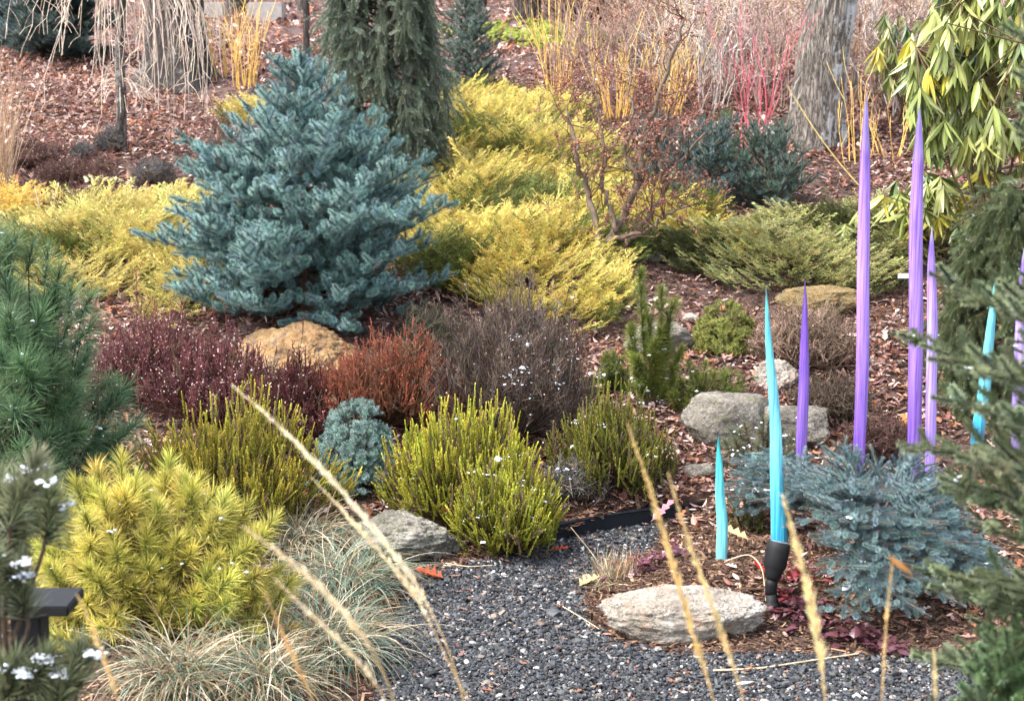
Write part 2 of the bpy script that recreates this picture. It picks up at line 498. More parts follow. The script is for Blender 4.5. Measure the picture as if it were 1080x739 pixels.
def jit(rng, c, n, v=.18, hue=.06):
    """n copies of colour c, each a little lighter/darker and warmer/colder"""
    f = np.exp(rng.normal(0, v, (n, 1))) * (1 + rng.normal(0, hue, (n, 3)))
    return np.clip(np.asarray(c)[None] * f, 0.002, .95)

def scatter(g, rng, tmpls, P, D, sc, ca, cb, up=False, v=.15, hue=.05):
    n = len(P)
    if n == 0: return
    B = basis_up(D) if up else basis(D, rng)
    ca = jit(rng, ca, n, v, hue) if np.ndim(ca) == 1 else ca
    cb = jit(rng, cb, n, v, hue) if np.ndim(cb) == 1 else cb
    sc = np.broadcast_to(sc, (n,) if np.ndim(sc) < 2 else (n, 3))
    w = rng.integers(0, len(tmpls), n)
    for k, t in enumerate(tmpls):
        m = w == k
        if m.any(): g.inst(t, P[m], B[m], sc[m], ca[m], cb[m])

SNOW = np.array([.70, .74, .80])
def snow_bits(rng, P, size, parent, flat=.65, name='snow'):
    """little heaps: a few grains run together, of very uneven size, plus stray grains"""
    P = np.asarray(P)
    if len(P) == 0: return
    ts = [t_ico(rng, .35) for _ in range(6)]
    size = size * .72; c = P[rng.choice(len(P), max(1, len(P) // 3), replace=False)]
    big = np.minimum(1.5, np.exp(rng.normal(-.1, .4, len(c))))
    Q, S_ = [], []
    for p, b in zip(c, big):
        m = rng.integers(4, 11); stretch = rng.uniform(-1, 1, 3) * [1, 1, .2]
        Q.append(p + (rng.normal(0, .6, (m, 3)) * [1, 1, .35] + rng.normal(0, 1.3, (m, 1)) * stretch) * size * 1.3 * b); S_.append(size * b * np.exp(rng.normal(-.15, .4, m)))
    st = P[rng.choice(len(P), len(P) // 3, replace=False)]; Q.append(st); S_.append(size * .5 * np.exp(rng.normal(0, .4, len(st))))
    Q = np.concatenate(Q); s = np.concatenate(S_); n = len(Q)
    sc = np.stack([s * rng.uniform(.7, 1.6, n), s * rng.uniform(.7, 1.4, n), s * flat], 1)
    D = nrm(np.array([0, 0, 1.]) + rng.normal(0, .25, (n, 3)))
    g = G(); scatter(g, rng, ts, Q, D, sc, SNOW, SNOW, v=.04, hue=.01)
    return kind(g.build(name, M_snow, parent), 'stuff')

# ------------------------------------------------------------------ growth: branching segments
def grow(rng, p, d, L, r, lev, out, wig=.18, up=.05, nb=3, ratio=.55, ang=45, steps=5, rmin=.0012, fan=0):
    p = np.array(p, float); d = nrm(d)
    n = max(2, int(steps))
    rr = r
    for i in range(n):
        d = nrm(d + rng.normal(0, wig, 3) + np.array([0, 0, up]))
        q = p + d * (L / n)
        r2 = max(rmin, r * (1 - .75 * (i + 1) / n))
        out.append((p, q, rr, r2, lev)); rr = r2
        p = q
        if lev > 0 and i >= n * .25:
            k = rng.poisson(nb / n * 1.3)
            for _ in range(k):
                a = nrm(np.cross(d, rng.normal(size=3)))
                th = math.radians(ang * rng.uniform(.6, 1.3))
                grow(rng, p, d * math.cos(th) + a * math.sin(th), L * ratio * rng.uniform(.6, 1.2), max(rmin, r2 * .75), lev - 1, out, wig, up, nb, ratio, ang, max(2, steps - 1), rmin)
def seg_tubes(g, segs, col, k=4, rng=None, v=.12):
    P0 = np.array([s[0] for s in segs]); P1 = np.array([s[1] for s in segs])
    R0 = np.array([s[2] for s in segs]); R1 = np.array([s[3] for s in segs])
    c = jit(rng, col, len(segs), v, .04) if rng is not None else np.asarray(col)
    g.tubes(P0, P1, R0, R1, c, k)

#SECTIONS
def A(r, g, b, f=.55): return srgb(r, g, b) * f
def kpx(P): return (P[1] * math.cos(PITCH) + (CAMZ - P[2]) * math.sin(PITCH)) / F       # metres per photo pixel at P
# ------------------------------------------------------------------ the setting: ground, path, litter
xs = np.unique(np.round(np.concatenate([np.linspace(-60, -7, 30), np.arange(-7, 7, .09), np.linspace(7, 60, 30)]), 4))
ys = np.unique(np.round(np.concatenate([np.linspace(-6, 4, 14), np.arange(4, 17, .08), np.arange(17, 30, .3), np.linspace(30, 140, 40)]), 4))
XX, YY = np.meshgrid(xs, ys)
ZZ = hgt(XX, YY)
rg = R(1)
ZZ = ZZ + np.where((YY > 8.2) & (np.abs(XX) < 7) & (YY < 17), rg.normal(0, .010, XX.shape), 0)
PATH_PX = [(398, 739), (392, 690), (415, 650), (440, 622), (468, 604), (520, 590), (566, 577), (640, 560), (700, 552), (745, 548), (742, 556), (700, 566), (688, 585), (648, 602), (612, 628), (620, 655), (650, 678), (720, 692), (830, 690), (900, 696), (1010, 694), (1100, 690)]
def z0(px, py):
    d = pray(px, py); t = -CAMZ / d[2]
    return (np.array([0, 0, CAMZ]) + d * t)[:2]
PATH = np.array([z0(*p) for p in PATH_PX] + [(2.6, 5.0), (2.2, 2.5), (-.9, 2.5), (-.72, 5.0)])
def inpoly(x, y, P):
    c = np.zeros(len(x), bool); n = len(P)
    for i in range(n):
        x1, y1 = P[i]; x2, y2 = P[(i + 1) % n]
        if y1 == y2: continue
        m = ((y1 > y) != (y2 > y)) & (x < (x2 - x1) * (y - y1) / (y2 - y1) + x1)
        c ^= m
    return c
ip = (inpoly(XX.ravel(), YY.ravel(), PATH) | (inpoly(XX.ravel(), YY.ravel() - .11, PATH) & (XX.ravel() > .05) & (YY.ravel() > 7.5))).reshape(XX.shape)
ZZ = np.where(ip, np.minimum(ZZ, 0) - .02, ZZ)
g = G(); nx, ny = len(xs), len(ys)
idx = np.arange(nx * ny).reshape(ny, nx)
a, b_, c, d_ = idx[:-1, :-1].ravel(), idx[:-1, 1:].ravel(), idx[1:, 1:].ravel(), idx[1:, :-1].ravel()
g.add(np.stack([XX.ravel(), YY.ravel(), ZZ.ravel()], 1), np.concatenate([np.stack([a, b_, c], 1), np.stack([a, c, d_], 1)]), np.array([.2, .15, .12]))
kind(g.build('ground', groundmat(), shade=True), 'structure')

bm = bmesh.new()
bm.faces.new([bm.verts.new((p[0], p[1], .004)) for p in PATH])
bmesh.ops.triangulate(bm, faces=bm.faces[:])
me = bpy.data.meshes.new('gravel_path'); bm.to_mesh(me); bm.free()
mg, ntg, bg_ = newmat('gravel_bed')
tcg = nd(ntg, 'ShaderNodeTexCoord'); vg = nd(ntg, 'ShaderNodeTexVoronoi'); vg.inputs['Scale'].default_value = 70
ntg.links.new(tcg.outputs['Object'], vg.inputs['Vector'])
rgp = ramp(ntg, vg.outputs['Color'], [(.2, (.02, .022, .026)), (.6, (.06, .064, .07)), (.85, (.14, .14, .14))])
ntg.links.new(rgp.outputs[0], bg_.inputs['Base Color']); bg_.inputs['Roughness'].default_value = .9
me.materials.append(mg)
o = bpy.data.objects.new('gravel_path', me); COL.objects.link(o); kind(o, 'structure')

# pebbles of the path
rp = R(2); n = 95000
px_ = rp.uniform(-1.1, 2.6, n); py_ = 5.2 + (8.7 - 5.2) * rp.uniform(0, 1, n)
m = inpoly(px_ + rp.normal(0, .02, n), py_ + rp.normal(0, .02, n), PATH)
px_, py_ = px_[m], py_[m]; n = len(px_)
s = .0058 * np.exp(rp.normal(0, .42, n))
pal = np.array([A(70, 74, 82, .16), A(98, 103, 112, .17), A(126, 130, 136, .19), A(58, 60, 66, .14), A(205, 203, 200, .30), A(176, 160, 140, .24), A(150, 118, 100, .2), A(235, 235, 235, .36)])
ci = rp.choice(8, n, p=[.29, .27, .17, .14, .05, .045, .023, .012])
cc = pal[ci] * np.exp(rp.normal(0, .15, (n, 1)))
D = nrm(np.array([0, 0, 1.]) + rp.normal(0, .45, (n, 3)))
g = G(); ts = [t_ico(rp, .28) for _ in range(8)]
sc = np.stack([s * rp.uniform(.9, 1.7, n), s * rp.uniform(.8, 1.2, n), s * rp.uniform(.45, .8, n)], 1)
scatter(g, rp, ts, np.stack([px_, py_, .006 + rp.uniform(0, .010, n)], 1), D, sc, cc, cc)
kind(g.build('gravel', M_peb), 'stuff')

# leaf litter and mulch over the beds and the bank
def region_points(rng, n, y0, y1, wid=.36, pad=.4):
    y = y0 + (y1 - y0) * rng.uniform(0, 1, n) ** .85
    x = rng.uniform(-1, 1, n) * (wid * y + pad)
    return x, y
rl = R(3)
LIT = np.array([A(184, 146, 134, .6), A(152, 110, 98, .58), A(212, 182, 172, .62), A(182, 120, 90, .58), A(112, 80, 72, .55), A(226, 206, 196, .64), A(194, 152, 122, .58), A(140, 102, 102, .58)])
def lit_noise(x, y): return np.sin(x * 1.7 + .6 * y) + np.sin(2.3 * y - x) + .8 * np.sin(3.1 * x + 1.3) * np.sin(2.7 * y)
def litter(rng, n, y0, y1, size, far, thr, name):
    x, y = region_points(rng, n, y0, y1)
    keep = ~inpoly(x, y, PATH) & (lit_noise(x, y) + rng.normal(0, .9, n) > thr) & ~((x < -1.2) & (y < 8.4))
    # the dark mulch strips carry few leaves
    keep &= ~((x > .75) & (x < 3.2) & (y > 11.6) & (y < 14.6) & (rng.uniform(0, 1, n) < .8))
    keep &= ~((x > .6) & (x < 1.9) & (y > 10.1) & (y < 11.6) & (rng.uniform(0, 1, n) < .7))
    keep &= ~((x < -2.6) & (y > 12.2) & (y < 14.3) & (rng.uniform(0, 1, n) < .6))
    x, y = x[keep], y[keep]; n = len(x)
    ts = [t_oakleaf(rng, 2 if far else 3) for _ in range(8)] + [t_broadleaf(.3, rng.uniform(-.4, .5), 3, .26) for _ in range(4)]
    D = nrm(np.stack([rng.normal(size=n), rng.normal(size=n), rng.normal(.1, .35, n)], 1))
    P = np.stack([x, y, hgt(x, y) + rng.uniform(.004, .03, n)], 1)
    ca = LIT[rng.choice(8, n, p=[.2, .2, .14, .08, .14, .08, .08, .08])] * np.exp(rng.normal(0, .2, (n, 1)))
    g = G(); scatter(g, rng, ts, P, D, size * rng.uniform(.6, 1.25, n), ca * .85, np.minimum(ca * 1.14, .9), up=True)
    kind(g.build(name, M_dry), 'stuff')
litter(rl, 42000, 7.95, 13, .060, False, -1.1, 'leaf_litter')
litter(rl, 3200, 6.5, 8.3, .06, False, -.2, 'leaf_litter')
litter(rl, 78000, 12.5, 19.5, .070, True, -1.8, 'leaf_litter')
litter(rl, 30000, 18.5, 34, .12, True, -2, 'leaf_litter')
n = 240000
x, y = region_points(rl, n, 6.6, 15.5)
x = np.concatenate([x, rl.uniform(.3, 2.7, 26000), rl.uniform(-1.5, .9, 16000), rl.uniform(-2.2, -.5, 24000)]); y = np.concatenate([y, rl.uniform(6.1, 8.2, 26000), rl.uniform(7.7, 9.6, 16000), rl.uniform(4.8, 8.0, 24000)])
m = ~inpoly(x, y, PATH); x, y = x[m], y[m]; n = len(x)
V = np.array([[-.5, 0, 0], [.5, 0, 0], [.5, .02, 1], [-.4, .02, 1], [0, .12, .5]]); T = np.array([[0, 1, 4], [1, 2, 4], [2, 3, 4], [3, 0, 4]])
D = nrm(np.stack([rl.normal(size=n), rl.normal(size=n), rl.normal(.05, .22, n)], 1))
ln = .024 * np.exp(rl.normal(0, .4, n))
MUL = np.array([A(116, 92, 78, .52), A(82, 62, 52, .5), A(150, 120, 100, .54), A(188, 154, 124, .6)])
cc = MUL[rl.choice(4, n, p=[.4, .3, .2, .1])] * np.exp(rl.normal(0, .2, (n, 1)))
g = G(); g.inst((V, T, np.full(5, .5)), np.stack([x, y, hgt(x, y) + rl.uniform(.002, .014, n)], 1), basis_up(D), np.stack([ln * .28, ln * .3, ln], 1), cc, cc)
kind(g.build('mulch', M_dry), 'stuff')

# ------------------------------------------------------------------ rocks
def rock(label, px, py, wpx, hpx, mat, seed, depth=.75, sink=.25, cuts=10, rough=.16, rot=0, sub=6, Y=None, group=None, flat_top=0):
    B = gnd(px, py) if Y is None else onground(at(px, py, Y)[0], Y)
    k = kpx(B)
    w, h = wpx * k, hpx * k
    rng = R(seed)
    bm = bmesh.new(); bmesh.ops.create_icosphere(bm, subdivisions=sub, radius=1)
    pl = [(nrm(rng.normal(size=3) * np.array([1, 1, .8])), rng.uniform(.62, .92)) for _ in range(cuts)]
    if flat_top: pl.append((nrm(np.array([.05, -.1, 1.])), flat_top))
    off = Vector(rng.uniform(-50, 50, 3))
    for v in bm.verts:
        p = np.array(v.co)
        for nvec, dd in pl:
            q = p @ nvec
            if q > dd: p = p - nvec * (q - dd) * .92
        pv = Vector(p)
        cr_ = abs(mn.noise(pv * 2.2 + off)); f = 1 + rough * mn.fractal(pv * 1.6 + off, .8, 2.1, 5) + rough * .4 * mn.fractal(pv * 6 + off, .6, 2.2, 5) + rough * .16 * mn.fractal(pv * 22 + off, .5, 2.2, 3) - .10 * max(0, .06 - cr_) / .06 * rough * 3
        v.co = pv * f
    H = h / (1 - sink)
    for v in bm.verts:
        v.co = Vector((v.co.x * w / 2, v.co.y * w / 2 * depth, (v.co.z + 1) * H / 2 - sink * H))
    zmax = max(v.co.z for v in bm.verts); xm = max(abs(v.co.x) for v in bm.verts)
    for v in bm.verts:
        v.co.x *= w / 2 / xm
        if v.co.z > 0: v.co.z *= h / zmax
    bmesh.ops.rotate(bm, verts=bm.verts, cent=(0, 0, 0), matrix=__import__('mathutils').Matrix.Rotation(math.radians(rot), 3, 'Z'))
    for f in bm.faces: f.smooth = True
    me = bpy.data.meshes.new('rock'); bm.to_mesh(me); bm.free(); me.materials.append(mat)
    o = bpy.data.objects.new('rock', me); COL.objects.link(o)
    o.location = (B[0], B[1] + w / 2 * depth * .6, float(hgt(B[0], B[1] + w / 2 * depth * .3)))
    return tag(o, label, 'rock', group)
MS_white = stonemat('pale_stone', A(144, 130, 114, .52), A(204, 192, 176, .52), A(232, 226, 216, .6), A(198, 164, 136, .5), 5)
MS_grey = stonemat('grey_stone', A(100, 96, 86, .5), A(158, 150, 136, .52), A(196, 190, 178, .55), A(150, 146, 116, .5), 6)
MS_gold = stonemat('golden_stone', A(112, 88, 66, .48), A(206, 160, 104, .55), A(236, 204, 152, .62), A(138, 124, 112, .5), 7)
MS_moss = stonemat('mossy_stone', A(92, 88, 78, .7), A(146, 140, 126, .7), A(190, 186, 176, .7), A(92, 98, 66, .6), 5)
MS_olive = stonemat('olive_stone', A(96, 80, 48, .7), A(140, 116, 70, .7), A(172, 148, 100, .7), A(110, 112, 70, .6), 5)
rock('long low pale boulder with pinkish top at the front of the glass bed', 724, 678, 190, 54, MS_white, 12, .42, .2, 14, .11, 0)
rock('golden tan boulder under the big blue spruce', 312, 402, 138, 56, MS_gold, 22, .6, .3, 13, .15)
rock('mossy layered grey rock at the left edge of the gravel path', 418, 592, 150, 50, MS_moss, 31, .6, .3, 11, .16, 8)
rock('broad pale grey angular boulder behind the short turquoise reed', 772, 476, 108, 56, MS_grey, 46, .5, .15, 18, .09, 6, flat_top=.62)
rock('low grey slab adjoining the angular boulder behind the purple reed', 838, 474, 78, 44, MS_grey, 52, .5, .2, 16, .10)
rock('small whitish flat stone behind the tall turquoise reed', 818, 410, 56, 28, MS_white, 61, .6, .25, 9, .15)
rock('tilted grey stone half hidden behind the upright conifer with snow', 700, 376, 84, 34, MS_grey, 73, .6, .2, 10, .14)
rock('olive brown ledge stone under the flat green juniper', 862, 336, 110, 30, MS_olive, 84, .45, .15, 10, .1, flat_top=.6)
rock('rounded cream stone at the foot of the red twigged bush', 812, 158, 40, 24, MS_white, 91, .7, .2, 9, .12)
rock('small pale stone on the mulch left of the contorted shrub trunk', 688, 276, 26, 14, MS_white, 95, .7, .2, 9, .15, sub=4)
rock('small pink grey stone right of the contorted shrub trunk', 712, 283, 22, 12, MS_grey, 97, .7, .2, 9, .15, sub=4)
rock('whitish chip of stone in the mulch by the bright dwarf conifer', 728, 342, 22, 10, MS_white, 99, .7, .2, 9, .15, sub=4)
rock('grey stone chip in front of the grey green heather', 738, 506, 40, 16, MS_grey, 101, .6, .2, 9, .15, sub=4)

# ------------------------------------------------------------------ black edging of the path
g = G(); E = [z0(548, 580), z0(566, 577), z0(600, 568), z0(640, 560), z0(690, 553), z0(740, 547), z0(765, 545), z0(800, 541)]
Ei = []
for i in range(len(E) - 1):
    for t in np.linspace(0, 1, 6)[:-1]: Ei.append(E[i] * (1 - t) + E[i + 1] * t)
Ei = np.array(Ei + [E[-1]]); m = len(Ei)
tn = nrm(np.gradient(Ei, axis=0)); no = np.stack([-tn[:, 1], tn[:, 0]], 1)
prof = [(-.006, -.05), (-.006, .085), (-.012, .092), (-.008, .10), (.006, .10), (.008, .092), (.004, .085), (.004, -.05)]
V = np.array([[*(Ei[i] + no[i] * a), b] for i in range(m) for a, b in prof]); T = []
for i in range(m - 1):
    for q in range(8):
        r = (q + 1) % 8
        T += [[i * 8 + q, i * 8 + r, i * 8 + 8 + r], [i * 8 + q, i * 8 + 8 + r, i * 8 + 8 + q]]
g.add(V, T, np.array([.01, .01, .012]))
tag(g.build('path_edging', M_edge, loc=[*Ei[0], 0]), 'black edging strip holding the bed along the gravel path', 'edging')

# ------------------------------------------------------------------ glass reeds
def reed(label, tip, base, wpx, prof, mat, group, sink=0, Y=None, colgap=0):
    B = gnd(*base) if Y is None else onground(at(*base, Y)[0], Y)
    if sink: B = B - np.array([0, 0, sink])
    Tp = at(*tip, B[1]); k = kpx(B); r = wpx * k / 2
    n = 70; t = np.linspace(0, 1, n)
    rr = np.interp(t, [p[0] for p in prof], [p[1] for p in prof]) * r
    rr[-1] = .0015
    Pc = B[None] * (1 - t)[:, None] + Tp[None] * t[:, None]
    Pc[:, 0] += (.008 * np.sin(t * 4 + base[0]) + .003 * np.sin(t * 11 + base[1])) * np.sin(t * math.pi)
    K = 64; th = np.arange(K) * 2 * math.pi / K
    fl = 1 + .007 * np.cos(th * 16)
    V = np.stack([Pc[:, None, 0] + rr[:, None] * (fl * np.cos(th))[None], Pc[:, None, 1] + rr[:, None] * (fl * np.sin(th))[None], np.broadcast_to(Pc[:, None, 2], (n, K))], 2).reshape(-1, 3)
    T = []
    for i in range(n - 1):
        for q in range(K):
            w = (q + 1) % K
            T += [[i * K + q, i * K + w, (i + 1) * K + w], [i * K + q, (i + 1) * K + w, (i + 1) * K + q]]
    g = G(); g.add(V, T, np.array([.3, .2, .6]))
    return tag(g.build('glass_reed', mat, loc=B, shade=True), label, 'glass sculpture', group)
PUR = lambda *c: tuple(A(*(np.array(c) * .88 + np.mean(c) * .12), .70))
MG_p = glassmat('violet_glass', [(0, PUR(108, 70, 178)), (.2, PUR(138, 98, 206)), (.55, PUR(166, 128, 222)), (.8, PUR(150, 110, 214)), (.93, PUR(98, 62, 172)), (.985, PUR(92, 70, 130)), (1, PUR(150, 140, 150))], 1)
MG_p2 = glassmat('deep_violet_glass', [(0, PUR(120, 90, 170)), (.4, PUR(128, 92, 196)), (.75, PUR(112, 74, 186)), (.95, PUR(76, 50, 140)), (1, PUR(70, 60, 90))], 1)
MG_l = glassmat('lilac_glass', [(0, PUR(150, 118, 215)), (.6, PUR(172, 146, 226)), (.8, PUR(160, 126, 220)), (.93, PUR(104, 70, 180)), (1, PUR(120, 116, 120))], 1)
MG_t = glassmat('turquoise_glass', [(0, PUR(34, 140, 190)), (.12, PUR(52, 176, 218)), (.4, PUR(110, 208, 228)), (.8, PUR(96, 200, 214)), (.94, PUR(60, 180, 186)), (1, PUR(90, 120, 120))], 1)
MG_t2 = glassmat('aqua_glass', [(0, PUR(120, 212, 232)), (.4, PUR(112, 214, 226)), (.8, PUR(58, 190, 196)), (.95, PUR(20, 120, 125)), (1, PUR(60, 70, 70))], 1)
PR = [(0, .82), (.05, .92), (.3, 1), (.7, .93), (.86, .72), (.95, .36), (1, .03)]
PT = [(0, .98), (.06, 1), (.2, .85), (.45, .68), (.65, .55), (.85, .33), (1, .03)]
GR = 'tall glass reeds standing in the bed'
reed('tallest purple glass reed, standing left of the pair of paler purple reeds', (914, 97), (905, 520), 13.5, PR, MG_p, GR)
reed('thick violet glass reed with a dark tip, just left of the slim lilac one', (970, 110), (963, 512), 15, PR, MG_p, GR)
reed('slim lilac glass reed close against the right side of a thicker violet one', (983, 238), (980, 528), 11.5, PR, MG_l, GR)
reed('shorter deep violet glass reed between the turquoise reed and the tallest purple one', (849, 293), (846, 524), 12, [(0, .85), (.3, 1), (.62, .86), (.85, .45), (1, .03)], MG_p2, GR)
reed('tall turquoise glass reed with the black spotlight at its foot', (808, 303), (823, 586), 18.5, PT, MG_t, GR)
reed('short aqua glass reed standing alone above the pale boulder', (758, 456), (761, 590), 12.5, [(0, 1), (.4, .92), (.75, .6), (1, .04)], MG_t2, GR)
reed('leaning turquoise glass reed among the dark drooping spruce fronds', (1050, 292), (1030, 470), 14, [(0, 1), (.4, .92), (.75, .6), (1, .04)], MG_t, GR)
reed('lilac glass reed half hidden by the snowy fir at the right edge', (1080, 262), (1072, 500), 13, PR, MG_l, GR)

# ------------------------------------------------------------------ spotlight at the turquoise reed
B = gnd(814, 640)
sp_ = thing('garden_spotlight', 'black cylindrical spotlight on a stake at the foot of the turquoise reed', 'spotlight', B)
k = kpx(B); K0 = at(814, 612, B[1] - .01); K1 = at(822, 571, B[1] + .02)
g = G(); ax = nrm(K1 - K0); L = np.linalg.norm(K1 - K0)
ts_ = np.array([0, .04, .1, .22, .34, .40, .8, .96, 1.0]); rs_ = np.array([4, 6.5, 8.4, 9.3, 11.0, 12.2, 12.2, 12.0, 10.5]) * k
g.path(np.array([K0 + ax * L * t for t in ts_]), rs_, np.array([.012] * 3), 24); g.build('lamp_body', M_black, sp_, shade=True)
g = G(); g.path(np.array([K1 - ax * .004, K1 + ax * .0005]), [10 * k, 9.6 * k], np.array([.1] * 3), 20); g.build('lens', M_lens, sp_)
g = G(); J = at(813, 622, B[1]); g.path(np.array([K0 + ax * .01, K0 - ax * .012, J, J - [0, 0, .02]]), np.array([5, 6.5, 6.5, 6]) * k, np.array([.012] * 3), 14); g.build('knuckle_joint', M_black, sp_, shade=True)
g = G(); g.path(np.array([J - [0, 0, .015], B + [0, 0, .03], B + [0, 0, .02], B + [0, 0, .012], B - [0, 0, .12]]), np.array([6.5, 6, 8.5, 9, 2]) * k, np.array([.012] * 3), 14); g.build('ground_stake', M_black, sp_, shade=True)

# ------------------------------------------------------------------ black metal post at the lower left
B = onground(at(34, 700, 4.3)[0], 4.3); top = at(34, 640, 4.3)[2]
ps = thing('metal_post', 'black metal post with a flat square top plate beside the snowy pine', 'post', B)
def box(g, c, s, bev=.004, col=(.012, .012, .014)):
    bm = bmesh.new(); bmesh.ops.create_cube(bm, size=1)
    for v in bm.verts: v.co = Vector((v.co.x * s[0] + c[0], v.co.y * s[1] + c[1], v.co.z * s[2] + c[2]))
    bmesh.ops.bevel(bm, geom=bm.edges[:], offset=bev, segments=2, affect='EDGES')
    bmesh.ops.triangulate(bm, faces=bm.faces[:])
    bm.verts.index_update()
    g.add([v.co[:] for v in bm.verts], [[v.index for v in f.verts] for f in bm.faces], np.array(col)); bm.free()
g = G(); box(g, (B[0], B[1], (top + B[2]) / 2), (.085, .085, top - B[2])); g.build('post_shaft', M_black, ps)
g = G(); box(g, (B[0] + .03, B[1], top + .016), (.21, .17, .03)); g.build('top_plate', M_black, ps)

# white plant tag
B = onground(at(953, 291, 10.6)[0], 10.6); c = at(953, 291, 10.6)
pt = thing('plant_tag', 'small white plant tag on a thin stake in front of the green juniper', 'plant tag', B)
g = G(); g.path([B, c], [.003, .003], np.array([.4] * 3), 6); g.build('stake', M_black, pt)
g = G(); box(g, c + [0, -.006, 0], (.078, .006, .030), .002); g.build('name_plate', M_white, pt)
bpy.data.objects['name_plate'].rotation_euler = (0, 0, 0)
# ------------------------------------------------------------------ trees: bark trunks
def trunk_geo(P, r, ridges, amp, seed, flare=0):
    rng = R(seed); P = np.asarray(P, float)
    t = np.linspace(0, 1, 90); tt = np.linspace(0, 1, len(P))
    Q = np.stack([np.interp(t, tt, P[:, i]) for i in range(3)], 1); rr = np.interp(t, tt, r)
    K = 96; th = np.arange(K) * 2 * math.pi / K
    ph = rng.uniform(0, 6.28, 6)
    V = []
    for i in range(len(t)):
        z = Q[i, 2]
        w = np.zeros(K)
        for q in range(K):
            nv = mn.noise(Vector((math.cos(th[q]) * ridges * .35, math.sin(th[q]) * ridges * .35, z * 1.6 + seed)))
            nv2 = mn.noise(Vector((math.cos(th[q]) * ridges, math.sin(th[q]) * ridges, z * 4 + seed)))
            w[q] = -abs(nv) * amp * 1.4 + nv2 * amp * .5
        fz = flare * math.exp(-(t[i] * np.linalg.norm(P[-1] - P[0])) / .28)
        rad = rr[i] * (1 + w + fz * (1 + .35 * np.cos(th * 4 + ph[0]) + .25 * np.cos(th * 3 + ph[1])))
        V.append(np.stack([Q[i, 0] + rad * np.cos(th), Q[i, 1] + rad * np.sin(th), np.full(K, z)], 1))
    V = np.concatenate(V); T = []
    for i in range(len(t) - 1):
        for q in range(K):
            j = (q + 1) % K
            T += [[i * K + q, i * K + j, (i + 1) * K + j], [i * K + q, (i + 1) * K + j, (i + 1) * K + q]]
    g = G(); g.add(V, T, np.array([.2, .18, .16])); return g
M_oak = barkmat('oak_bark', A(60, 52, 46, .40), A(150, 138, 126, .56), A(196, 186, 174, .6), A(224, 224, 222, .7), 9, .60, .24)
M_bark2 = barkmat('old_bark', A(40, 32, 28, .4), A(78, 66, 58, .42), A(116, 104, 96, .45), A(176, 172, 170, .5), 8, .56)
M_bark3 = barkmat('far_bark', A(64, 54, 48, .5), A(110, 98, 88, .5), A(160, 148, 138, .55), A(190, 186, 180, .6), 8, .5)
def tree(label, base, pts, wpx, mat, seed, flare=.35, ridges=9, amp=.07, group=None, cat='tree', cc=(140, 120, 108), crown=True):
    B = gnd(*base) if len(base) == 2 else np.array(base); k = kpx(B)
    t_ = thing('bare_tree', label, cat, B, group)
    P = [B - np.array([0, 0, .1])] + [at(*p, B[1] + .0) for p in pts]
    last = P[-1]; dirn = nrm(P[-1] - P[-2])
    for s in (1.2, 2.6): P.append(last + nrm(dirn + np.array([0, 0, .5])) * s)
    P = np.array(P)
    # even steps along the trunk
    cum = np.concatenate([[0], np.cumsum(np.linalg.norm(np.diff(P, axis=0), axis=1))])
    u = np.linspace(0, cum[-1], 14); P = np.stack([np.interp(u, cum, P[:, i]) for i in range(3)], 1)
    r = np.linspace(wpx * k / 2, wpx * k / 2 * .72, 14)
    trunk_geo(P, r, ridges, amp, seed, flare).build('trunk', mat, t_, shade=True)
    if crown:
        rng = R(seed + 5); segs = []
        for q in range(3): grow(rng, P[-1] - [0, 0, .1], np.array([rng.normal() * .7, rng.normal() * .7, 1]), 2.2, wpx * k * .2, 2, segs, nb=3, steps=6)
        g = G(); seg_tubes(g, segs, A(*cc), 5, rng); g.build('crown', M_twig, t_)
    return t_
tree('big oak trunk with furrowed bark and white lichen on its right side', (858, 150), [(868, 60), (882, -20)], 58, M_oak, 3, .22, 11, .13)
tree('thick dark footed trunk behind the weeping pale twigged tree', (184, 90), [(186, 40), (184, -20)], 62, M_bark2, 7, .8)
GT = 'trunks at the top of the bank'
for lab, x, w, Y, lean in [('broad pale and dark trunk at the top centre behind the mossy patch', 556, 26, 23, 2), ('dark brown trunk at the top edge right of the pale one', 606, 30, 24, -3), ('slim white barked trunk at the top above the contorted shrub', 654, 11, 21, 1),
                           ('dark leaning trunk at the top right of the white one', 712, 14, 20, -14), ('thin grey trunk just right of the big oak', 905, 7, 16.5, -3), ('slender trunk at the top between the dwarf spruce and the drooping spruce', 508, 9, 25, 1),
                           ('grey sapling trunk near the top left of the red twigs', 765, 6, 18.5, 2), ('pale slim trunk at the top right above the rhododendron', 985, 8, 17, 3), ('thin dark trunk left of the oak at the top', 812, 7, 22, -2), ('dark narrow trunk at the top just left of the drooping spruce', 318, 9, 24, 0),
                           ('brown trunk at the top edge beside the pale wall', 250, 22, 25, 1), ('thin greyish stem standing above the blue spruce tip', 322, 7, 19, 1)]:
    px = at(x, 0, Y)[0]
    tree(lab, (px, Y, float(hgt(px, Y))), [(x + lean, -10)], w, [M_bark3, M_bark2, M_oak][x % 3], x, .25, 7, .06, GT, crown=True)
# low wall far up the bank
g = G(); c = at(252, 10, 23.5)
for a, b, col in ((198, 238, 0), (262, 300, 1)):
    p = at(a, 10, 23.5); q = at(b, 10, 23.5); z0_ = float(hgt(p[0], 23.5)) - .2
    gg = G(); zt = at(a, 3, 23.5)[2]; box(gg, ((p[0] + q[0]) / 2, 23.5, (z0_ + zt) / 2), (q[0] - p[0], .3, zt - z0_), .02)
    tag(gg.build('stone_block', M_conc, loc=[p[0], 23.5, z0_]), ['pale block of low wall at the top left of the yellow twigs', 'greyer block of low wall behind the yellow twigs'][col], 'low wall', 'wall blocks at the top of the bank')

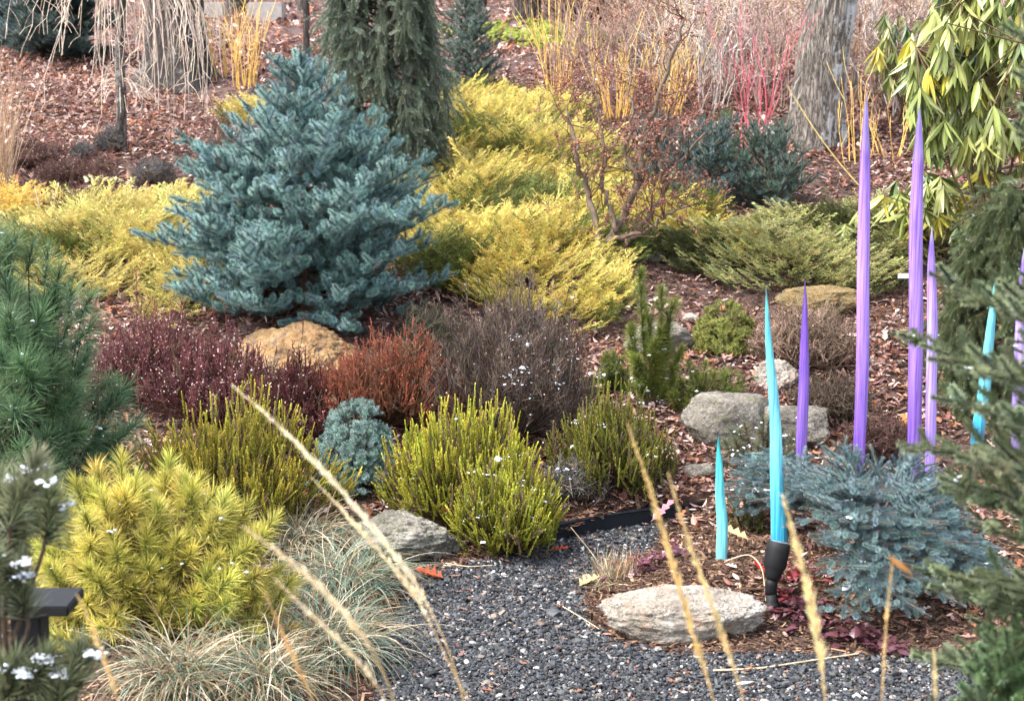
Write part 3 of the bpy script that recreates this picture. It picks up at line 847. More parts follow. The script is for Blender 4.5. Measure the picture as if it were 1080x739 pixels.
# ------------------------------------------------------------------ conifers
def spruce_geo(rng, B, H, fr, rr, dz, nb, e0, e1, seg, z0=.06, side=.5, uptick=.25, sidea=50, tert=True, lead=True, azlim=None):
    leaf_p, leaf_d, leaf_l, tw = [], [], [], []
    def put(p, d, l): leaf_p.append(p); leaf_d.append(d); leaf_l.append(l)
    zs = np.arange(z0 * H, H * .97, dz)
    Zu = np.array([0, 0, 1.])
    for z in zs:
        f = z / H; Rz = np.interp(f, fr, rr)
        if Rz < .03: continue
        k = max(3, int(round(nb * min(1, .45 + Rz / max(rr)))))
        a0 = rng.uniform(0, 6.28)
        for q in range(k):
            az = a0 + q * 6.283 / k + rng.normal(0, .22)
            if azlim is not None and not azlim(az): continue
            el = math.radians(e0 + (e1 - e0) * f + rng.normal(0, 7))
            Lb = Rz * rng.uniform(.74, 1.06) / max(.35, math.cos(el))
            Lb = min(Lb, Rz * 1.15)
            n = max(2, int(round(Lb / seg)))
            p = B + np.array([0, 0, z + rng.normal(0, dz * .3)])
            for i in range(n):
                s = (i + 1) / n
                e = el + uptick * (s - .35) + rng.normal(0, .05)
                az2 = az + rng.normal(0, .06)
                d = np.array([math.cos(e) * math.cos(az2), math.cos(e) * math.sin(az2), math.sin(e)])
                q2 = p + d * (Lb / n)
                tw.append((p, q2, .010 * (1.15 - s) + .002, .010 * (1.15 - s - 1 / n) + .002, 0))
                if s > .28: put(p, d, Lb / n * 1.25)
                if i == n - 1: put(q2 - d * seg * .15, nrm(d + rng.normal(0, .08, 3)), seg * 1.2)
                if s > .2:
                    hz = nrm(np.cross(Zu, d)); upn = np.cross(d, hz)
                    for sg in (-1, 1):
                        sl_ = side * Lb * (1 - s) * rng.uniform(.7, 1.1) + seg * rng.uniform(.55, 1.0)
                        m = max(1, int(round(sl_ / seg)))
                        th = math.radians(sidea + rng.normal(0, 8))
                        sd = nrm(d * math.cos(th) + sg * hz * math.sin(th) + upn * (rng.normal(.2, .32)))
                        pp = q2
                        for j in range(m):
                            sd = nrm(sd + np.array([0, 0, uptick * .3]) + rng.normal(0, .07, 3))
                            ln = min(seg, sl_ / m)
                            pe = pp + sd * ln
                            tw.append((pp, pe, .004, .0025, 0)); put(pp, sd, ln * 1.2)
                            if tert and j < m - 1:
                                for sg2 in (-1, 1):
                                    td = nrm(sd * .65 + sg2 * np.cross(sd, Zu) * .7 + np.array([0, 0, rng.normal(.2, .35)]))
                                    put(pe, td, seg * rng.uniform(.5, .85))
                            pp = pe
                p = q2
    if lead:
        for q in range(6):
            put(B + np.array([0, 0, H * (.84 + .03 * q)]), np.array([.03, 0, 1.]), seg)
        tw.append((B + np.array([0, 0, H * .8]), B + np.array([.01, 0, H * 1.03]), .007, .003, 0))
        for q in range(9):
            a = q * 2.4; e = math.radians(48 + 3 * (q % 4)); z = H * (.84 + .018 * q)
            d = np.array([math.cos(a) * math.cos(e), math.sin(a) * math.cos(e), math.sin(e)]); put(B + np.array([0, 0, z]), d, seg * 1.05); put(B + np.array([0, 0, z]) + d * seg * .8, d, seg * (1.0 - .06 * q))
    return np.array(leaf_p), nrm(np.array(leaf_d)), np.array(leaf_l), tw
def conifer(name, label, cat, B, geo, tmpls, tl, old, tip, stem, seed, group=None, trunk_r=.03, H=1, snow=0, snow_size=.008, wid=1.0, v=.14, twr=1.0):
    rng = R(seed); t_ = thing(name, label, cat, B, group)
    p, d, l, tw = geo
    g = G(); sc = np.stack([np.full(len(l), wid) * rng.uniform(.85, 1.1, len(l)), np.full(len(l), wid), l / tl * .92], 1)
    scatter(g, rng, tmpls, p, d, sc, old, tip, v=v); g.build('foliage', M_needle, t_)
    tw = [(a_, b__, r0 * twr, r1 * twr, l_) for a_, b__, r0, r1, l_ in tw]
    g = G(); seg_tubes(g, tw, stem, 4, rng); g.build('branches', M_twig, t_)
    if trunk_r:
        g = G(); g.path(np.array([B - [0, 0, .1], B + [0, 0, H * .4], B + [.01, 0, H * .97]]), [trunk_r, trunk_r * .6, .004], stem, 8); g.build('trunk', M_twig, t_)
    if snow:
        i = rng.choice(len(p), min(snow, len(p)), replace=False)
        q = p[i] + d[i] * (l[i] * rng.uniform(.2, .9, len(i)))[:, None] + np.array([0, 0, .012])
        snow_bits(rng, q, snow_size, t_)
    return t_
r_ = R(11)
TS_blue = [t_shoot(r_, .10, 110, .027, .0032, 84, 58) for _ in range(6)]
TS_fine = [t_shoot(r_, .09, 70, .020, .0034, 75, 48) for _ in range(6)]
TS_near = [t_shoot(r_, .10, 150, .021, .0021, 80, 50) for _ in range(6)]
TS_bun = [t_shoot(r_, .035, 50, .017, .0028, 85, 60) for _ in range(5)]

# the big blue spruce
B = onground(at(323, 345, 10.6)[0], 10.6); k = kpx(B); H = at(318, 60, 10.6)[2] - B[2]
geo = spruce_geo(R(21), B, H, [0, .1, .25, .4, .55, .7, .82, .93, 1], np.array([132, 162, 168, 154, 110, 66, 38, 14, 2]) * k, .15, 12, 0, 30, .095, z0=.06, side=.5, uptick=.5)
conifer('blue_spruce', 'large silvery blue spruce with dense upturned branches', 'spruce', B, geo, TS_blue, .10, A(52, 88, 86, .42), A(164, 204, 198, .68), A(100, 80, 66), 22, None, .045, H, wid=1.3, twr=.6)  # needle growth colours, contrast raised to paint in shaded gaps and lit tips

# dark dwarf spruces below the oak
for lab, px, py, top, w, sd, old, tip in [('dark blue green dwarf spruce bush left of the red twigs foot', 748, 226, 138, 50, 31, A(44, 70, 64, .5), A(136, 168, 164, .62)), ('dark green spreading dwarf spruce below the oak trunk', 808, 228, 142, 50, 33, A(46, 72, 60, .5), A(132, 162, 148, .62)), ('bluish small spruce hidden behind the contorted shrub', 694, 212, 124, 34, 35, A(58, 92, 92, .5), A(112, 152, 152, .55))]:
    B = gnd(px, py - 8); k = kpx(B); H = at(px, top, B[1])[2] - B[2]
    geo = spruce_geo(R(sd), B, H * .85, [0, .3, .6, 1], np.array([w, w * 1.05, w * .8, w * .3]) * k, .10, 9, 5, 60, .11, uptick=.7, side=.5)
    conifer('dwarf_spruce', lab, 'dwarf spruce', B, geo, TS_fine, .09, old, tip, A(100, 80, 64), sd, 'dwarf spruces on the bank', .03, H * .8, wid=1.3)
# small silver fir / spruce by the mulch path
B = gnd(494, 106); H = at(494, -12, B[1])[2] - B[2]; k = kpx(B)
geo = spruce_geo(R(41), B, H, [0, .15, .5, .8, 1], np.array([30, 36, 27, 15, 3]) * k, .085, 9, 8, 36, .10, uptick=.4, side=.45)
conifer('small_spruce', 'small grey green spruce beside the drooping dark one', 'spruce', B, geo, TS_fine, .09, A(70, 96, 84, .5), A(148, 172, 160, .55), A(120, 100, 84), 42, None, .03, H, wid=1.4)
# dark evergreen far left
for lab, px, py, h, w, sd, old, tip in [('dark evergreen with pale blue tips at the top left corner', 62, 62, 110, 60, 51, A(42, 60, 50, .5), A(96, 120, 112, .55)), ('greyish blue conifer at the far left top edge', 14, 50, 90, 40, 53, A(70, 92, 96, .5), A(140, 166, 176, .55)), ('dark evergreen at the top centre behind the yellow stems', 622, 26, 70, 44, 57, A(40, 50, 36, .45), A(84, 92, 70, .5))]:
    B = gnd(px, py); k = kpx(B); H = h * k
    geo = spruce_geo(R(sd), B, H, [0, .2, .6, 1], np.array([w, w, w * .7, 6]) * k, .12, 10, 0, 40, .14, uptick=.3, side=.5)
    conifer('evergreen', lab, 'evergreen tree', B, geo, TS_blue, .10, old, tip, A(90, 70, 60), sd, 'evergreens at the top of the bank', .05, H, wid=1.9)

# low blue spruce spreading in the glass bed
B = gnd(928, 640); k = kpx(B)
segp, segd, segl, tw = [], [], [], []
rb = R(61)
for i in range(150):
    az = rb.uniform(0, 6.28); ln = rb.uniform(.45, 1.0)
    ex, ey = math.cos(az) * ln * 136 * k, math.sin(az) * ln * .55
    zt = (1.0 - .75 * ln ** 2) * .46 * rb.uniform(.65, 1.15) + .05
    ey = ey * 1.25 - .12
    E_ = B + np.array([ex + .02, ey + .50, 0])
    if E_[0] < 1.22: continue
    if E_[0] < 1.40: E_[1] = rb.uniform(7.85, 8.15)
    E_[2] = float(hgt(E_[0], E_[1])) + zt
    S0 = np.array([B[0] + .08, B[1] + .55, B[2] + .05]) + (E_ - B) * [.1, .1, 0]
    n = 7; t = np.linspace(0, 1, n)
    Pth = S0[None] * (1 - t)[:, None] + E_[None] * t[:, None]; Pth[:, 2] += np.sin(t * math.pi) * .10
    for j in range(n - 1):
        p, q = Pth[j], Pth[j + 1]; d = nrm(q - p); L_ = np.linalg.norm(q - p)
        tw.append((p, q, .008 * (1 - t[j]) + .002, .008 * (1 - t[j + 1]) + .002, 0))
        if j >= 1: segp.append(p); segd.append(d); segl.append(L_ * 1.2)
        if j >= 2:
            hz = nrm(np.cross([0, 0, 1.], d))
            for sg in (-1, 1):
                sd_ = nrm(d * .7 + sg * hz * .75 + np.array([0, 0, rb.normal(.08, .18)])); l_ = rb.uniform(.07, .12) * (1.2 - .35 * t[j]); pp = q
                for w_ in range(2 if rb.uniform() < .6 else 1):
                    segp.append(pp); segd.append(sd_); segl.append(l_); tw.append((pp, pp + sd_ * l_, .003, .002, 0))
                    if w_ == 0:
                        for s2 in (-1, 1):
                            td = nrm(sd_ * .7 + s2 * np.cross(sd_, [0, 0, 1.]) * .65 + [0, 0, rb.normal(.05, .15)])
                            segp.append(pp + sd_ * l_ * .7); segd.append(td); segl.append(l_ * .65)
                    pp = pp + sd_ * l_ * .9
    segp.append(E_); segd.append(nrm(E_ - Pth[-2] + [0, 0, .02])); segl.append(.10)
conifer('creeping_blue_spruce', 'low spreading blue spruce around the feet of the purple reeds', 'spruce', B, (np.array(segp), nrm(np.array(segd)), np.array(segl), tw), TS_near, .10, A(66, 96, 96, .48), A(164, 194, 196, .66), A(132, 100, 78), 62, None, 0, 1, snow=160, snow_size=.006)

# dwarf blue green bun spruce
def bun(name, label, cat, px, base_py, top_py, wpx, seed, old, tip, n=900, lump=.2, pointed=.5, tm=None, scl=1.0, snow=0):
    B = gnd(px, base_py); k = kpx(B); H = (base_py - top_py) * k; rw = wpx * k / 2
    B = B + np.array([0, rw * .5, 0]); B[2] = float(hgt(B[0], B[1]))
    rng = R(seed)
    nc = int(n / 9); u = rng.uniform(0, 1, nc); az = rng.uniform(0, 6.28, nc)
    zf = 1 - np.sqrt(u) * 1.0
    rad = (1 - zf ** (1 + pointed)) ** .6
    Cn = np.stack([np.cos(az) * rad * rw, np.sin(az) * rad * rw, zf * H], 1) * (1 + rng.uniform(-lump, lump, (nc, 1)))
    O = nrm(np.stack([np.cos(az) * rad / rw, np.sin(az) * rad / rw, (zf + .12) / H], 1))
    P, D = [], []
    tw = []
    for i in range(nc):
        c0 = Cn[i] * .8
        tw.append((B + Cn[i] * [.1, .1, .3], B + c0, .006, .003, 0))
        for j in range(9):
            d = nrm(O[i] + rng.normal(0, .55, 3)); P.append(B + c0 + d * .01); D.append(d)
    g = G(); t_ = thing(name, label, cat, B)
    scatter(g, rng, tm or TS_bun, np.array(P), np.array(D), scl * rng.uniform(.8, 1.2, len(P)), old, tip, v=.12); g.build('foliage', M_needle, t_)
    g = G(); seg_tubes(g, tw, A(92, 74, 60), 4, rng); g.build('branches', M_twig, t_)
    if snow:
        i = rng.choice(len(P), snow); snow_bits(rng, np.array(P)[i] + np.array(D)[i] * .04 + [0, 0, .01], .007, t_)
    return t_
bun('dwarf_blue_spruce', 'small pointed blue green dwarf spruce between the yellow heathers', 'dwarf spruce', 374, 522, 418, 104, 71, A(84, 124, 112, .5), A(190, 218, 208, .68), 3300, .12, .15)
bun('golden_dwarf_spruce', 'small bright yellow green rounded dwarf conifer on the mulch', 'dwarf spruce', 766, 374, 314, 66, 73, A(80, 92, 44, .5), A(204, 206, 106, .64), 1900, .12, .6)
bun('dwarf_spruce', 'bright green sprig of conifer left of the red twigs', 'dwarf spruce', 766, 172, 122, 40, 75, A(70, 90, 44, .5), A(136, 156, 80, .6), 420, .4, .4, TS_fine, .9)

# drooping spruce at the top centre
def weeper(label, B, H, Rf, seed, old, tip, nbr, tm, tl, snow=0, wid=1.0, lean=0, stem=A(90, 78, 60), zmin=.12, group=None):
    rng = R(seed); t_ = thing('weeping_spruce', label, 'spruce', B, group)
    P, D, L, tw = [], [], [], []
    for i in range(nbr):
        z = H * rng.uniform(zmin, 1.0); f = z / H
        az = rng.uniform(0, 6.28); Rz = np.interp(f, [0, .3, .7, 1], Rf) * rng.uniform(.55, 1.1)
        c = np.array([math.cos(az), math.sin(az), 0])
        p = B + np.array([lean * (1 - f), 0, z]); drop = rng.uniform(.25, .6)
        n = 8; prev = p
        for j in range(1, n + 1):
            s = j / n
            q = p + c * Rz * (1 - (1 - s) ** 1.9) + np.array([0, 0, .10 * math.sin(s * 2.6) - drop * s ** 2.2]) + rng.normal(0, .012, 3)
            q[2] = max(q[2], float(hgt(q[0], q[1])) + .03)
            d = nrm(q - prev); l = np.linalg.norm(q - prev)
            tw.append((prev, q, .008 * (1.1 - s) + .002, .007 * (1.1 - s) + .002, 0))
            if s > .25:
                P.append(prev); D.append(d); L.append(l * 1.25)
                for sg in range(5):
                    dd = nrm(np.array([0, 0, -.75]) + c * .25 + rng.normal(0, .38, 3)); ln = rng.uniform(.10, .17)
                    P.append(q); D.append(dd); L.append(ln)
                    if rng.uniform() < .55: P.append(q + dd * ln * .9); D.append(nrm(dd + [0, 0, -.5])); L.append(ln * .8)
            prev = q
    P, D, L = np.array(P), nrm(np.array(D)), np.array(L)
    g = G(); scatter(g, rng, tm, P, D, np.stack([np.full(len(L), wid), np.full(len(L), wid), L / tl], 1), old, tip, v=.16); g.build('foliage', M_needle, t_)
    g = G(); seg_tubes(g, tw, stem, 4, rng)
    g.path([B - [0, 0, .1], B + [lean, 0, H * .5], B + [lean * .2, 0, H]], [.05, .04, .01], stem, 8); g.build('branches', M_twig, t_)
    if snow:
        i = rng.choice(len(P), snow); snow_bits(rng, P[i] + [0, 0, .015], .010, t_)
    return t_
B = onground(at(408, 150, 13.6)[0], 13.6); k = kpx(B)
weeper('tall drooping dark green spruce with hanging branches at the top centre', B, 2.6, [.55, .52, .5, .2], 81, A(80, 98, 80, .52), A(178, 190, 166, .66), 165, TS_fine, .09, wid=1.55)
B = onground(at(1062, 420, 9.7)[0], 9.7)
weeper('dark olive drooping spruce with snow flecks behind the leaning turquoise reed', B, 1.25, [.5, .52, .42, .2], 83, A(78, 92, 62, .52), A(154, 166, 120, .6), 95, TS_near, .10, snow=260, wid=1.4)

# snowy fir close to the camera at the right edge
B = onground(1.74, 3.95)
geo = spruce_geo(R(91), B, 2.75, [0, .25, .5, .57, .62, .70, .76, .9, 1], [.40, .58, .62, .72, .52, .36, .5, .42, .1], .095, 10, -8, 22, .08, z0=.1, side=.5, uptick=.25, sidea=45, tert=False)
conifer('near_fir', 'olive green fir with snow on its branches close at the right edge', 'fir', B, geo, [t_shoot(r_, .10, 150, .019, .0026, 68, 40) for _ in range(4)], .10, A(82, 98, 68, .5), A(160, 172, 130, .62), A(96, 94, 68), 92, None, .04, 2.75, snow=900, snow_size=.004, wid=1.5, twr=.5)
B = onground(at(1066, 739, 3.5)[0], 3.5)
geo = spruce_geo(R(95), B, 1.06, [0, .5, .85, 1], [.14, .18, .14, .04], .08, 8, 20, 60, .07, z0=.45, side=.35, uptick=.5)
conifer('small_spruce', 'fresh green young spruce at the bottom right corner', 'spruce', B, geo, TS_near, .10, A(54, 80, 48, .48), A(120, 148, 96, .58), A(120, 100, 76), 96, None, .02, .95, wid=1.2, twr=.6)

# ------------------------------------------------------------------ pines
TP_long = [t_pine(r_, .08, 85, .125, .0027, 88, 12) for _ in range(4)]
TP_mid = [t_pine(r_, .07, 125, .064, .0021, 85, 12) for _ in range(4)]
def pine(name, label, B, rx, ry, H, nt, seed, old, tip, tm, scl=1.0, snow=0, low=.05, stem=A(84, 70, 54, .4), extra=(), snow_size=.008, group=None):
    rng = R(seed); t_ = thing(name, label, 'pine', B, group); P, D, tw = [], [], []
    for i in range(nt):
        az = rng.uniform(0, 6.28); zf = rng.uniform(low, 1)
        rad = (1 - zf ** 2) ** .5 * rng.uniform(.7, 1.08) * (1 + .16 * math.sin(3 * az + seed) + .12 * math.sin(5 * az + 2 * seed)); zf = zf * (1 + .12 * math.sin(4 * az + seed))
        e = B + np.array([math.cos(az) * rad * rx, math.sin(az) * rad * ry, zf * H * rng.uniform(.9, 1.08)])
        e[2] = max(e[2], float(hgt(e[0], e[1])) + .04)
        o_ = nrm(np.array([math.cos(az) * rad * .8, math.sin(az) * rad * .8, .35 + .75 * zf]) + rng.normal(0, .18, 3))
        s0 = B + (e - B) * np.array([.15, .15, .2]); m_ = (s0 + e) / 2 - np.array([0, 0, .03])
        tw += [(s0, m_, .006, .005, 0), (m_, e - o_ * .04, .005, .003, 0)]
        P.append(e - o_ * .05); D.append(o_); P.append(e - o_ * .13); D.append(nrm(o_ + rng.normal(0, .1, 3)))
    for e, d in extra:
        e = np.array(e); d = nrm(d); tw.append((B + [0, 0, H * .3], e - d * .2, .014, .008, 0)); tw.append((e - d * .2, e, .008, .004, 0))
        for q in (.03, .11, .18): P.append(e - d * q); D.append(d)
    P, D = np.array(P), nrm(np.array(D))
    q_ = np.repeat(rng.uniform(-.5, .35, len(P) // 2 + 1), 2)[:len(P), None]; tipv = jit(rng, tip, len(P), .12) * (1 + np.minimum(q_, 0)) + np.maximum(-q_, 0) * jit(rng, old, len(P), .1)
    g = G(); scatter(g, rng, tm, P, D, scl * rng.uniform(.85, 1.1, len(P)), jit(rng, old, len(P), .14), tipv); g.build('foliage', M_needle, t_)
    g = G(); seg_tubes(g, tw, stem, 5, rng); g.build('branches', M_twig, t_)
    if snow:
        i = rng.choice(len(P), snow); q = P[i] + D[i] * rng.uniform(.0, .12, (snow, 1)) + rng.normal(0, .018, (snow, 3)) + [0, 0, .01]
        snow_bits(rng, q, snow_size, t_)
    return t_
B = onground(at(30, 470, 7.7)[0], 7.7); B[2] = at(30, 545, 7.7)[2]
Bg = onground(B[0], B[1])
kp = kpx(B)
pine('green_pine', 'big bushy deep green pine with long needles and snow flecks at the left edge', Bg, 88 * kp, .5, at(30, 305, 7.7)[2] - Bg[2], 240, 101, A(50, 92, 62, .5), A(150, 184, 130, .62), TP_long, 1.0, 900, .2, extra=[(at(14, 262, 7.7), [.25, 0, 1]), (at(-6, 250, 7.6), [-.1, 0, 1]), (at(60, 300, 7.7), [.3, -.2, 1])], snow_size=.0045)
B = onground(at(165, 660, 6.35)[0], 6.35); kp = kpx(B)
pine('golden_pine', 'golden yellow pine with short needle tufts at the left foreground', B, 132 * kp, .48, at(165, 512, 6.4)[2] - B[2], 200, 103, A(118, 132, 56, .52), A(236, 220, 108, .76), TP_mid, 1.3, 420, .08, stem=A(130, 104, 76), snow_size=.0035, extra=[(at(104, 512, 6.6), [-.1, 0, 1]), (at(128, 500, 6.7), [.05, 0, 1]), (at(205, 520, 6.5), [.35, -.1, .8]), (at(70, 540, 6.4), [-.3, 0, .9]), (at(280, 560, 6.2), [.5, 0, .7]), (at(256, 545, 6.4), [.4, 0, 1])])
# pine with snow close to the camera
rng = R(105); B = onground(at(-5, 700, 3.7)[0], 3.7)
t_ = thing('snowy_pine', 'dark green pine with clumps of snow close at the lower left corner', 'pine', B)
P, D, tw, Sn = [], [], [], []
for tip, n_ in [((32, 505), 5), ((-4, 520), 5), ((14, 560), 5), ((52, 530), 4), ((-14, 600), 5), ((20, 610), 4), ((40, 705), 4), ((84, 700), 3), ((12, 715), 4), ((-20, 660), 4), ((62, 728), 3)]:
    e = at(*tip, 3.7 + rng.uniform(-.12, .12)); d = nrm(np.array([rng.normal(.1, .25), rng.normal(0, .2), 1]))
    s0 = np.array([B[0] + (e[0] - B[0]) * .3, B[1], e[2] - .35])
    tw += [(B + [0, 0, .3], s0, .010, .007, 0), (s0, e - d * .12, .006, .005, 0), (e - d * .12, e, .005, .003, 0)]
    for j in range(n_): 
        for _ in range(2): P.append(e - d * .030 * (j + .6)); D.append(nrm(d + rng.normal(0, .22, 3)))
    for c_ in [e + d * .03 + rng.normal(0, .012, 3), e + rng.normal(0, .022, 3), e - d * .05 + rng.normal(0, .024, 3)][:rng.integers(1, 4)]:
        for j in range(26): Sn.append(c_ + rng.normal(0, 1, 3) * [.014, .012, .006])
g = G(); scatter(g, rng, [t_pine(r_, .05, 70, .078, .0032, 70, 12) for _ in range(3)], np.array(P), np.array(D), 1.0, A(60, 80, 58, .45), A(160, 166, 122, .54)); g.build('foliage', M_needle, t_)
g = G(); seg_tubes(g, tw, A(90, 72, 58), 6); g.build('branches', M_twig, t_)
snow_bits(rng, np.array(Sn), .0060, t_, .6)
# upright green conifer with snow and low green pines in the middle bed
def sprig(label, px, base, top, seed, tips, old=A(76, 94, 40, .5), tip=A(150, 160, 72, .58), snow=60, tm=None, scl=.9):
    rng = R(seed); B = gnd(px, base); t_ = thing('upright_pine', label, 'pine', B); P, D, tw, Sn = [], [], [], []
    for (x, y) in tips:
        e = at(x, y, B[1] + rng.uniform(-.08, .08)); p = B + np.array([(e[0] - B[0]) * .25, 0, .02])
        n = 10; t = np.linspace(0, 1, n); Q = p[None] * (1 - t)[:, None] + e[None] * t[:, None]
        Q[:, 0] = p[0] + (e[0] - p[0]) * t ** .7
        for j in range(n - 1):
            tw.append((Q[j], Q[j + 1], .006 * (1 - t[j]) + .002, .006 * (1 - t[j + 1]) + .002, 0))
            if j > 0:
                for _ in range(2): P.append(Q[j]); D.append(nrm(Q[j + 1] - Q[j] + rng.normal(0, .012, 3)))
            if rng.uniform() < .8: Sn.append(Q[j] + rng.normal(0, .025, 3))
    g = G(); scatter(g, rng, tm or TP_mid, np.array(P), np.array(D), scl * rng.uniform(.8, 1.15, len(P)), old, tip); g.build('foliage', M_needle, t_)
    g = G(); seg_tubes(g, tw, A(104, 86, 62), 5); g.build('branches', M_twig, t_)
    if snow: snow_bits(rng, np.array(Sn + [s + rng.normal(0, .03, 3) for s in Sn])[:snow], .008, t_)
sprig('upright yellow green conifer with snow flecks before the tilted grey stone', 690, 430, 278, 111, [(674, 280), (698, 302), (684, 330), (664, 345), (708, 318), (690, 360), (672, 380), (716, 372), (700, 345)], snow=90)
B = gnd(735, 430); pine('low_pine', 'low mossy green pine mound above the angular boulder', B + [0, .1, 0], .34, .22, .22, 60, 113, A(72, 90, 38, .5), A(150, 156, 66, .58), TP_mid, .75, 40, .1, snow_size=.006)
B = gnd(650, 420); pine('low_pine', 'low green pine clump between the grey brown heather and the upright conifer', B + [0, .1, 0], .18, .16, .24, 36, 115, A(72, 90, 38, .5), A(146, 154, 70, .58), TP_mid, .75, 20, .1, snow_size=.006)
B = gnd(808, 512); pine('small_pine', 'grey green little pine with snow and brown lower needles before the angular boulder', B + [0, .1, 0], .27, .2, .36, 60, 117, A(112, 92, 66, .5), A(140, 152, 124, .58), TP_mid, .8, 170, .15, snow_size=.007)
sprig('small olive conifer sprig between the two turquoise reeds', 783, 562, 522, 119, [(772, 524), (786, 518), (798, 530), (806, 545), (778, 540), (792, 542)], A(84, 84, 40, .5), A(136, 140, 70, .55), 0, [t_shoot(r_, .09, 90, .018, .002, 60, 20) for _ in range(2)], 1.0)
# ------------------------------------------------------------------ junipers
TJ = [t_juniper(r_) for _ in range(6)]
TJf = [t_juniper(r_, .13, 11, .05, .005) for _ in range(5)]
def juniper(name, label, lobes, n, seed, old, tip, prevail=(.5, -.3), pw=.5, el=(6, 38), tm=None, scl=1.0, tiers=0, group=None, stem=A(110, 86, 64), v=.13, greenshare=.2, green=None):
    """lobes: (px, py of the lobe's foot centre, rx, ry in metres, height)"""
    rng = R(seed); P, D, CA, CB = [], [], [], []
    C0 = gnd(lobes[0][0], lobes[0][1]); t_ = thing(name, label, 'juniper', C0, group); tw = []
    area = sum(l[2] * l[3] for l in lobes)
    for (px, py, rx, ry, h) in lobes:
        c = gnd(px, py); m = int(n * rx * ry / area)
        r = np.sqrt(rng.uniform(0, 1, m)); az = rng.uniform(0, 6.283, m)
        edge = 1 + .12 * np.sin(az * 3 + seed) + .08 * np.sin(az * 7 + px)
        x = c[0] + np.cos(az) * r * rx * edge; y = c[1] + np.sin(az) * r * ry * edge
        lump = .75 + .25 * np.sin(x * 7 + 3 * np.sin(y * 4)) * np.sin(y * 6 + seed) + rng.normal(0, .08, m)
        layer = rng.uniform(0, 1, m) ** .5
        if tiers: layer = np.clip(np.round(layer * tiers) / tiers + rng.normal(0, .07, m), .05, 1.05)
        z = hgt(x, y) + h * np.sqrt(np.clip(1 - r ** 2.6, 0, 1)) * lump * layer + .02
        e = np.radians(rng.uniform(el[0], el[1], m)); a2 = rng.normal(0, .55, m)
        hx = np.cos(az) * (1 - pw) + prevail[0] * pw + rng.normal(0, .25, m); hy = np.sin(az) * (1 - pw) + prevail[1] * pw + rng.normal(0, .25, m)
        tw_ = 1.1 * np.sin(x * 4.1 + 2 * np.sin(y * 2.7 + seed)) + .6 * np.sin(y * 6.3 + x * 2); hx, hy = hx * np.cos(tw_) - hy * np.sin(tw_), hx * np.sin(tw_) + hy * np.cos(tw_)
        hn = np.hypot(hx, hy) + 1e-6
        d = np.stack([hx / hn * np.cos(e), hy / hn * np.cos(e), np.sin(e)], 1)
        P.append(np.stack([x, y, z], 1)); D.append(d)
        # patches of older, greener plumes
        pat = (np.sin(x * 3.3 + 1.7 * np.sin(y * 2.1) + seed) + np.sin(y * 5.1 - x * 1.3)) / 2 + rng.normal(0, .25, m)
        gm = ((pat > np.quantile(pat, 1 - greenshare)) | (layer < .35))[:, None]
        gr = green if green is not None else old
        CA.append(np.where(gm, jit(rng, gr * .8, m, v), jit(rng, old, m, v))); CB.append(np.where(gm, jit(rng, gr, m, v), jit(rng, tip, m, v)))
        for q in range(14):
            a_ = rng.uniform(0, 6.28); s = rng.uniform(.4, .95); e_ = np.array([c[0] + math.cos(a_) * rx * s, c[1] + math.sin(a_) * ry * s, 0]); e_[2] = float(hgt(e_[0], e_[1])) + h * .45
            s0 = c + [0, 0, .05]; mid = (s0 + e_) / 2 + [0, 0, .05]
            tw += [(s0, mid, .012, .009, 0), (mid, e_, .009, .004, 0)]
    P = np.concatenate(P); D = np.concatenate(D)
    g = G(); scatter(g, rng, tm or TJ, P, D, scl * .78 * np.exp(rng.normal(0, .28, len(P))), np.concatenate(CA), np.concatenate(CB), up=True); g.build('foliage', M_needle, t_)
    g = G(); seg_tubes(g, tw, stem, 5, rng); g.build('branches', M_twig, t_)
GO, GT_, GG = A(196, 176, 72, .52), A(244, 226, 128, .66), A(134, 144, 66, .48)
juniper('golden_juniper', 'golden juniper mat left of the big blue spruce', [(135, 268, 1.05, 1.0, .26), (60, 262, .5, .85, .22), (205, 322, .34, .42, .28), (180, 250, .5, .6, .26)], 4800, 121, A(190, 174, 82, .52), A(240, 224, 138, .66), (.3, -.4), .4, greenshare=.22, green=GG)
juniper('golden_juniper', 'golden juniper mat beside the foot of the small grey green spruce, the farthest back', [(500, 142, .62, 1.3, .32), (560, 160, .75, 1.2, .28)], 3600, 123, GO, GT_, (.7, -.2), .5, greenshare=.36, green=GG)
juniper('golden_juniper', 'broad golden juniper sweeping from the blue spruce to the contorted shrub', [(520, 225, .95, 1.0, .30), (560, 282, .85, .85, .34), (500, 292, .6, .5, .34), (610, 245, .6, .9, .28)], 7600, 125, GO, GT_, (.7, -.3), .55, greenshare=.3, green=GG)
juniper('golden_juniper', 'yellow juniper low behind the contorted shrub trunk on its right', [(672, 236, .55, .8, .24), (715, 238, .34, .45, .2), (640, 200, .4, .6, .22)], 2400, 127, GO, GT_, (.8, -.2), .6, greenshare=.3, green=GG)
juniper('golden_juniper', 'small yellow juniper spray hanging forward below the contorted shrub', [(618, 338, .24, .26, .20), (640, 322, .16, .2, .16)], 260, 129, GO, GT_, (.7, -.4), .6, greenshare=.2, green=GG)
juniper('flat_juniper', 'flat tiered olive green juniper behind the purple reeds', [(800, 282, .78, .46, .30), (880, 300, .5, .36, .34), (930, 262, .62, .5, .30), (850, 255, .6, .36, .24)], 4600, 131, A(104, 108, 60, .5), A(212, 208, 138, .68), (-.1, -.8), .6, (2, 24), TJf, 1.0, 3, greenshare=.25, green=A(100, 108, 58, .5))
